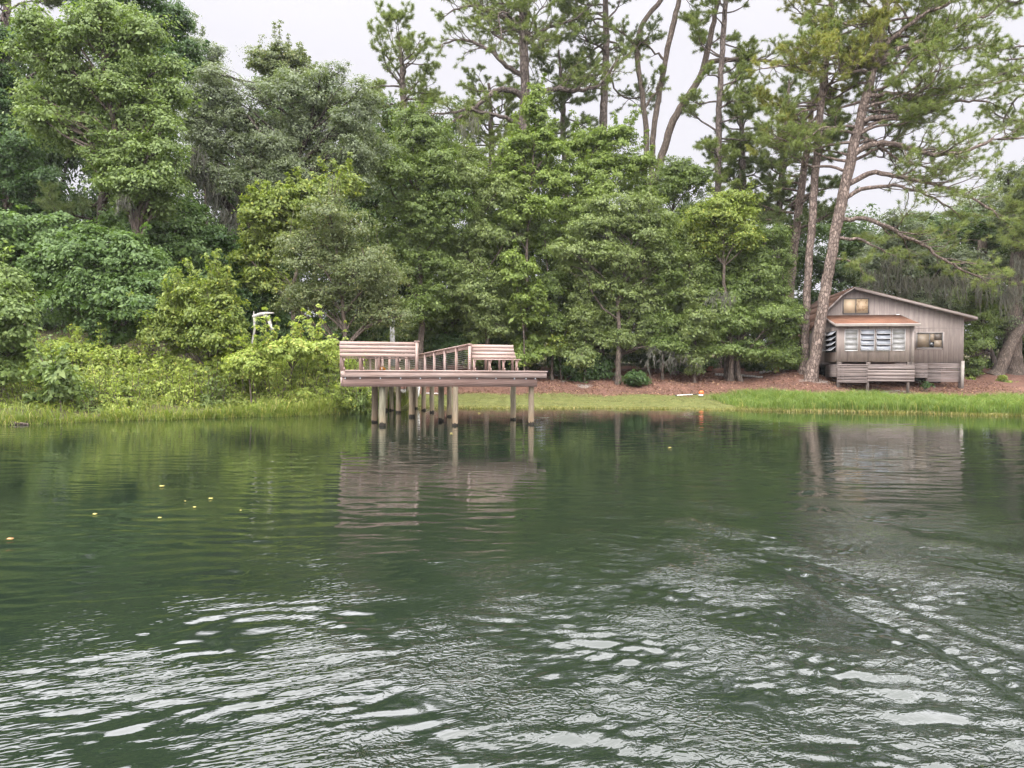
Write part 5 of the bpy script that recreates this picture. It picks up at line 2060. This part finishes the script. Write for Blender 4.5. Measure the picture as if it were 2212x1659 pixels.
pine('slender straight pine of the pair beside the cabin', 47.6, [(1734, 812, 11), (1738, 780, 8.5), (1744, 620, 7.8), (1757, 440, 8), (1768, 280, 7.6), (1782, 150, 7), (1794, 40, 6.5), (1802, -60, 6), (1810, -230, 4), (1814, -380, 2)],
     (.48, 1.0), 64, (1.8, 4.4), limbs=[([(1782, 160, 0), (1740, 150, -.6), (1700, 140, -1.0), (1650, 150, -1.2)], 4), ([(1776, 230, 0), (1740, 240, -.5), (1700, 250, -.8)], 3), ([(1786, 130, 0), (1820, 120, -.6), (1860, 130, -1)], 4)],
     needle='needle_yellow', length=.29, width=.023, bark='pinered')
pine('great leaning pine with long wind-swept limbs beside the cabin', 46.4, [(1752, 808, 16), (1760, 775, 12), (1778, 660, 11.2), (1797, 540, 11.2), (1820, 430, 11.2), (1840, 330, 10.8), (1866, 230, 9.5), (1888, 140, 8.6), (1905, 60, 8), (1922, -20, 7), (1945, -160, 5.5), (1965, -330, 4), (1980, -460, 2)],
     (.36, 1.0), 80, (2.6, 6.2),
     limbs=[([(1836, 345, 0), (1860, 318, -.4), (1905, 305, -.8), (1960, 318, -1.2), (2010, 335, -1.6), (2080, 330, -2), (2150, 300, -2.2), (2200, 300, -2.4)], 7),
            ([(1828, 400, 0), (1860, 380, -.3), (1910, 372, -.6), (1960, 385, -.9), (2030, 400, -1.2), (2100, 425, -1.4), (2150, 460, -1.5)], 6),
            ([(1822, 430, 0), (1870, 405, -.5), (1930, 398, -1.0), (2000, 420, -1.4), (2060, 450, -1.6)], 5),
            ([(1812, 480, 0), (1850, 470, -.4), (1900, 480, -.7), (1950, 505, -1), (2010, 540, -1.2), (2070, 580, -1.4), (2120, 600, -1.4)], 5.5),
            ([(1806, 515, 0), (1850, 515, -.3), (1890, 530, -.5), (1925, 550, -.7)], 4),
            ([(1856, 265, 0), (1900, 250, -.4), (1960, 255, -.8), (2010, 240, -1), (2060, 215, -1.2), (2130, 220, -1.4)], 6),
            ([(1872, 210, 0), (1920, 200, -.5), (1990, 210, -1), (2060, 190, -1.3), (2150, 180, -1.5)], 5),
            ([(1885, 150, 0), (1930, 110, -.6), (1990, 90, -1), (2060, 60, -1.4), (2140, 30, -1.6)], 6),
            ([(1892, 120, 0), (1940, 70, -.6), (2000, 30, -1), (2070, 0, -1.2), (2150, -10, -1.4)], 5),
            ([(1884, 150, 0), (1850, 110, -.5), (1810, 90, -.8), (1760, 80, -1)], 4.5),
            ([(1850, 290, 0), (1815, 280, -.4), (1780, 270, -.6), (1740, 300, -.8)], 3.5),
            ([(1846, 340, 0), (1810, 330, .4), (1770, 320, .8)], 3.5),
            ([(1790, 560, 0), (1830, 560, -.4), (1860, 575, -.6)], 3)],
     needle='needle', length=.29, width=.023, bark='pinered', elev=(.1, .6), dens=1.0, azs=((-.75, .9), (2.3, 3.6)))
pine('pine at the right edge with limbs entering the view', 52, [(2262, 830, 12), (2258, 500, 11), (2252, 250, 9), (2250, 60, 7), (2248, -160, 5), (2246, -300, 2)], (.26, 1.0), 62, (2.6, 5.2), needle='needle', length=.29, width=.023)
pine('moss-grown pine at the far left edge', 45, [(-30, 700, 12), (-20, 300, 10), (10, 60, 8), (20, -60, 6), (30, -160, 3)], (.55, 1.0), 34, (1.8, 4.0), needle='needle_dark', length=.29, width=.023)
pine('dark crooked pine inside the shade of the bright hanging crown', 42, [(200, 760, 10), (222, 420, 9), (235, 340, 8), (215, 260, 6), (210, 180, 4)], (.45, .95), 26, (1.6, 3.4), needle='needle_dark', length=.29, width=.023, bark='dark')

# ------------------------------------------------------------------ moss
moss('long grey moss curtains hanging in the hollow under the grey oak', 41.5, [(440, 350, 20), (470, 400, 25), (490, 460, 24), (500, 490, 18), (425, 320, 12)], None, 30, (.8, 2.6))
moss('short pale moss tuft hanging below the bright tree crown', 35.5, [(258, 425, 8), (275, 430, 6)], None, 24, (.4, .9))
moss('grey moss hanging from the thick pine limb', 45.8, [(1022, 255, 10), (1000, 270, 8)], None, 22, (.5, 1.5))
moss('moss drapes hanging low over the mulch from the pale green tree', 46, [(1430, 760, 24), (1450, 775, 26), (1410, 745, 18), (1485, 770, 16), (1400, 780, 12)], None, 10, (.2, 1.3))
moss('grey moss hanging inside the trees above the mulch slope', 44, [(1562, 638, 24)], None, 22, (.2, .9))
moss('moss curtains hanging above the cabin roof', 50, [(1890, 590, 30), (1960, 600, 40), (2030, 600, 34), (2080, 600, 26), (1930, 560, 30)], None, 26, (.6, 2.2))
moss('moss curtains hanging from the right edge trees beside the cabin', 51, [(2120, 600, 26), (2150, 590, 24), (2190, 620, 20), (2205, 560, 16), (2170, 640, 12)], None, 28, (.8, 2.6))
moss('pale moss beard on the moss-grown pine at the far left', 43.5, [(20, 110, 12), (40, 90, 12), (10, 60, 10)], None, 22, (.6, 1.8))

# ------------------------------------------------------------------ thicket on the left bank
TH_ = []
sp_ = [(40, 795, 75, 62), (120, 785, 70, 62), (200, 800, 75, 60), (285, 805, 75, 55), (365, 820, 70, 50), (440, 815, 75, 55), (520, 822, 70, 52), (600, 812, 70, 56), (675, 795, 65, 66), (728, 800, 42, 60), (-40, 795, 70, 65)]
for i, (x, y, rx, ry) in enumerate(sp_):
    d0 = WZ(x, 893)[1] + 2.2
    shrub('thicket_shrub', 'leafy yellow-green shrub in the low thicket along the left bank', 'shrub', d0, x,
          [(x, y, rx, ry, 0), (x - rx * .45, y + ry * .55, rx * .6, ry * .6, -.9), (x + rx * .5, y + ry * .6, rx * .6, ry * .55, -.9), (x, y + ry * .95, rx * .75, ry * .5, -1.4), (x + rng.uniform(-20, 20), y - ry * .5, rx * .55, ry * .5, .5)],
          leaf='thicket', size=.105, cr=.26, dens=1.1, m=40, group='shrubs of the left bank thicket', bottom=.9, shoots=14, bump=.2)
for i, x in enumerate((20, 95, 165, 245, 330, 410, 500, 585, 660, 720, 755)):
    d0 = WZ(x, 893 + (8 if x < 300 else 0))[1] + rng.uniform(.35, .8)
    y = 862 + rng.uniform(-10, 6) + (8 if x < 200 else 0)
    shrub('thicket_shrub', 'leafy yellow-green shrub in the low thicket along the left bank', 'shrub', d0, x,
          [(x, y, 50, 36, 0), (x + 34, y + 8, 34, 26, -.3), (x - 30, y - 16, 40, 32, .3), (x + 10, y - 30, 36, 26, .7)], leaf='thicket' if i % 3 else 'yellowvine', size=.095, cr=.24, dens=1.0, m=34,
          group='shrubs of the left bank thicket', bottom=.9, shoots=12, bump=.25)
for i, x in enumerate((-10, 45, 110, 180, 250, 320, 385, 450, 530, 605, 680, 745)):
    d0 = WZ(x, 893 + (10 if x < 300 else 0))[1] + .15
    y = 876 + (12 if x < 200 else 4 if x < 400 else 0) - rng.uniform(0, 6)
    shrub('thicket_shrub', 'leafy yellow-green shrub in the low thicket along the left bank', 'shrub', d0, x,
          [(x, y, 40, 22, 0), (x + 26, y + 4, 28, 16, -.15), (x - 24, y - 10, 30, 20, .2)], leaf=('thicket', 'bankgrass', 'thicket', 'sweetgum')[i % 4], size=.085, cr=.20, dens=.9, m=30,
          group='shrubs of the left bank thicket', bottom=1.0, shoots=14, bump=.3)
shrub('tall_weed', 'dense weed clump hiding the foot of the bleached snag', 'shrub', 30.0, 545, [(540, 775, 40, 30), (560, 790, 40, 34), (520, 800, 40, 30)], leaf='thicket', size=.11, cr=.25, dens=1.1, shoots=8)
shrub('tall_weed', 'tall leafy weed standing out above the thicket beside the snag', 'shrub', 30.5, 610, [(610, 765, 36, 26), (640, 745, 30, 22), (690, 750, 40, 26)], leaf='thicket', size=.12, cr=.26, dens=1.1, shoots=10)
shrub('broad_leaved_weed', 'broad-leaved pale weed clump at the left of the thicket', 'shrub', 26.4, 130, [(130, 818, 44, 30), (105, 795, 30, 26), (160, 840, 40, 26), (120, 850, 44, 24)], leaf='sweetgum', size=.19, cr=.26, dens=1.0, m=22, shoots=8)

# grasses -----------------------------------------------------------------
def strip_points(x0, x1, n, d0, d1, bias=1.0):
    x = rng.uniform(x0, x1, n)
    d = d0 + (d1 - d0) * rng.random(n) ** bias
    y = shore(x) + d
    return np.stack([x, y, zt(x, y) - .02], 1)


gl = MB()
xl = -21.0
tc_ = np.sort(rng.uniform(xl, -6.2, 150))                      # tussocks of every size along the edge
tw_ = np.exp(rng.normal(-1.0, .5, 150))
ti_ = rng.choice(150, 5500, p=tw_ / tw_.sum())
x = tc_[ti_] + rng.normal(0, 1, 5500) * tw_[ti_] * .55
y = shore(x) + np.abs(rng.normal(0, 1, 5500)) * (.25 + tw_[ti_]) * .7 - .15
P = np.stack([x, y, zt(x, y) - .02], 1)
blades(gl, P, .18 + .8 * tw_[ti_] * rng.uniform(.6, 1.2, 5500), .022, .6, (.05, -.25), .6)
P = strip_points(xl, -6.2, 2600, -.35, .25)
P[:, 2] = np.maximum(P[:, 2], -.03)
blades(gl, P, .30, .02, 1.0, (.05, -.25), .6)
# taller green reeds by the right end of the thicket
P = strip_points(-8.6, -5.3, 3000, .0, 3.2)
blades(gl, P, .95, .022, .45, (.08, -.1), .5)
g1 = gl.build('bank_grass', LM['bankgrass'])
tag(g1, 'tangled green and straw coloured grass along the edge of the left bank', 'grass', kind='stuff')
gl = MB()
x_ = WZ(1590, 884)[0]
P = strip_points(x_, 34, 60000, .05, 6.2)
e = np.clip((P[:, 0] - x_) / 2.5, 0, 1)
cl = .5 + .35 * lowf(P[:, 0][None], P[:, 1][None], 1.1, 62)[0]
keep = (rng.random(len(P)) < .3 + .7 * e) & (deff(P[:, 0], P[:, 1]) < 5.4 + .8 * cl)
P, e, cl = P[keep], e[keep], cl[keep]
blades(gl, P, (.42 + .32 * e) * (.72 + .5 * np.clip(cl, 0, 1)), .024, .42, (-.12, -.08), .5)
g2 = gl.build('tall_grass', LM['grass'])
tag(g2, 'tall bright green grass along the water in front of the cabin', 'grass', kind='stuff')
gl = MB()
P = strip_points(x_, 34, 5000, -.5, .5)
P[:, 2] = np.maximum(P[:, 2], -.02)
blades(gl, P, .22, .024, 1.1, (-.1, -.2), .6)
P = strip_points(-4.6, x_ + 2, 3500, -.25, .35)
P[:, 2] = np.maximum(P[:, 2], -.02)
blades(gl, P, .12, .024, 1.3, (0, -.1), .5)
g3 = gl.build('edge_grass', LM['drygrass'])
tag(g3, 'straw coloured grass lying over the water edge', 'grass', kind='stuff')
gl = MB()
P = strip_points(-5.2, x_ + 5, 52000, .1, 8.2)
cl = lowf(P[:, 0][None], P[:, 1][None], .9, 63)[0]
P = P[cl > -.9]
blades(gl, P, .055, .020, .9, (0, 0), .5)
g4 = gl.build('lawn_grass', LM['lawn'])
tag(g4, 'short yellow-green lawn sloping to the water', 'grass', kind='stuff')
# fallen leaves on the mulch slope
n = 42000
x = rng.uniform(-6, 33, n)
y = shore(x) + rng.uniform(6, 20, n)
d = deff(x, y)
keep = (d > 6.6 + rng.normal(0, .5, n)) & (d < 15)
x, y = x[keep], y[keep]
P = np.stack([x, y, zt(x, y) + .012], 1)
gl = MB()
nr = np.array([0, -.25, 1.0]) + rng.normal(size=P.shape) * .45
L = rng.uniform(.06, .17, len(P))
leaf_quads(gl, P, nr, rng.normal(size=P.shape), L, L * .5)
g5 = gl.build('fallen_leaves', LM['litter'])
tag(g5, 'red-brown leaf litter covering the slope under the trees', 'leaf litter', kind='stuff')

# lily pads and floating leaves --------------------------------------------
def disc(name, c, r, mat, label, cat, group, notch=True, tilt=0.0):
    k = 16
    a = np.linspace(.18 if notch else 0, 2 * math.pi - (.18 if notch else 2 * math.pi / k), k)
    ro = r * (1 + rng.uniform(-.06, .06, k))
    z = .006 + tilt * np.cos(a - 1.2) * r + .07 * r * np.sin(a * 3)
    top = np.stack([np.cos(a) * ro, np.sin(a) * ro, z + .004], 1)
    bot = top - [0, 0, .006]
    v = np.vstack([[0, 0, .010], [0, 0, .004], top, bot])
    t = [[0, 2 + i, 2 + i + 1] for i in range(k - 1)] + [[1, 2 + k + i + 1, 2 + k + i] for i in range(k - 1)]
    q = [[2 + i, 2 + k + i, 2 + k + i + 1, 2 + i + 1] for i in range(k - 1)]
    m = MB()
    m.add(v, q, t)
    o = m.build(name, mat, None)
    o.location = c
    o.rotation_euler = (0, 0, rng.uniform(0, 6.28))
    return tag(o, label, cat, group)


MPAD = plainmat('lily_pad_leaf', (.22, .30, .10), .4, .5, .2, 5)
MYLEAF = plainmat('yellow_leaf', (.55, .46, .13), .6, .3, .15, 8)
MBLEAF = plainmat('brown_leaf', (.45, .21, .08), .6, .3, .2, 8)
for (x, y, r) in ((1892, 884, .17), (1906, 881, .15), (1942, 883, .13), (1958, 886, .12), (1925, 887, .14), (1970, 884, .12), (2052, 885, .11), (2080, 889, .12)):
    p = WZ(x, y)
    disc('lily_pad', (p[0], p[1] - .75, .006), r * 1.5, MPAD, 'round green lily pad floating at the edge of the tall grass', 'lily pad', 'lily pads at the grass edge', True, .25)
for (x, y, r) in ((205, 1113, .045), (345, 1121, .035), (350, 1052, .06), (420, 1098, .035), (455, 1079, .045), (975, 937, .07), (1447, 968, .07), (400, 1085, .02), (520, 1105, .02), (1035, 893, .09)):
    p = WZ(x, y)
    disc('floating_leaf', (p[0], p[1], .012), r * .62, MYLEAF, 'small yellow leaf floating on the open water', 'leaf', 'yellow leaves afloat', False)
p = WZ(22, 1167)
disc('floating_leaf', (p[0], p[1], .012), .035, MBLEAF, 'orange-brown leaf floating near the left edge of the water', 'leaf', None, False)
p = WZ(10, 917)
m = MB()
m.tube(np.array([[-.5, .1, .01], [0, 0, .05], [.6, -.05, .03]]), [.05, .07, .03], 8, rough=.1)
o = m.build('driftwood', BK['brown'], None, smooth=True)
o.location = (p[0] + .3, p[1] - .1, 0)
tag(o, 'piece of driftwood at the waterline of the left bank', 'driftwood')
hm, hnt, hout = mat_new('humid_air')
pv = nd(hnt, 'ShaderNodeVolumePrincipled')
pv.inputs['Color'].default_value = (.93, .95, 1.0, 1)
pv.inputs['Density'].default_value = HAZE
hnt.links.new(pv.outputs[0], hout.inputs['Volume'])
m = MB()
m.box((-120, -60, -6.0), (140, 110, 45))
hz = m.build('haze', hm)
tag(hz, kind='stuff')
nfaces = sum(len(o.data.polygons) for o in sc.objects if o.type == 'MESH')
print('FACES', nfaces)
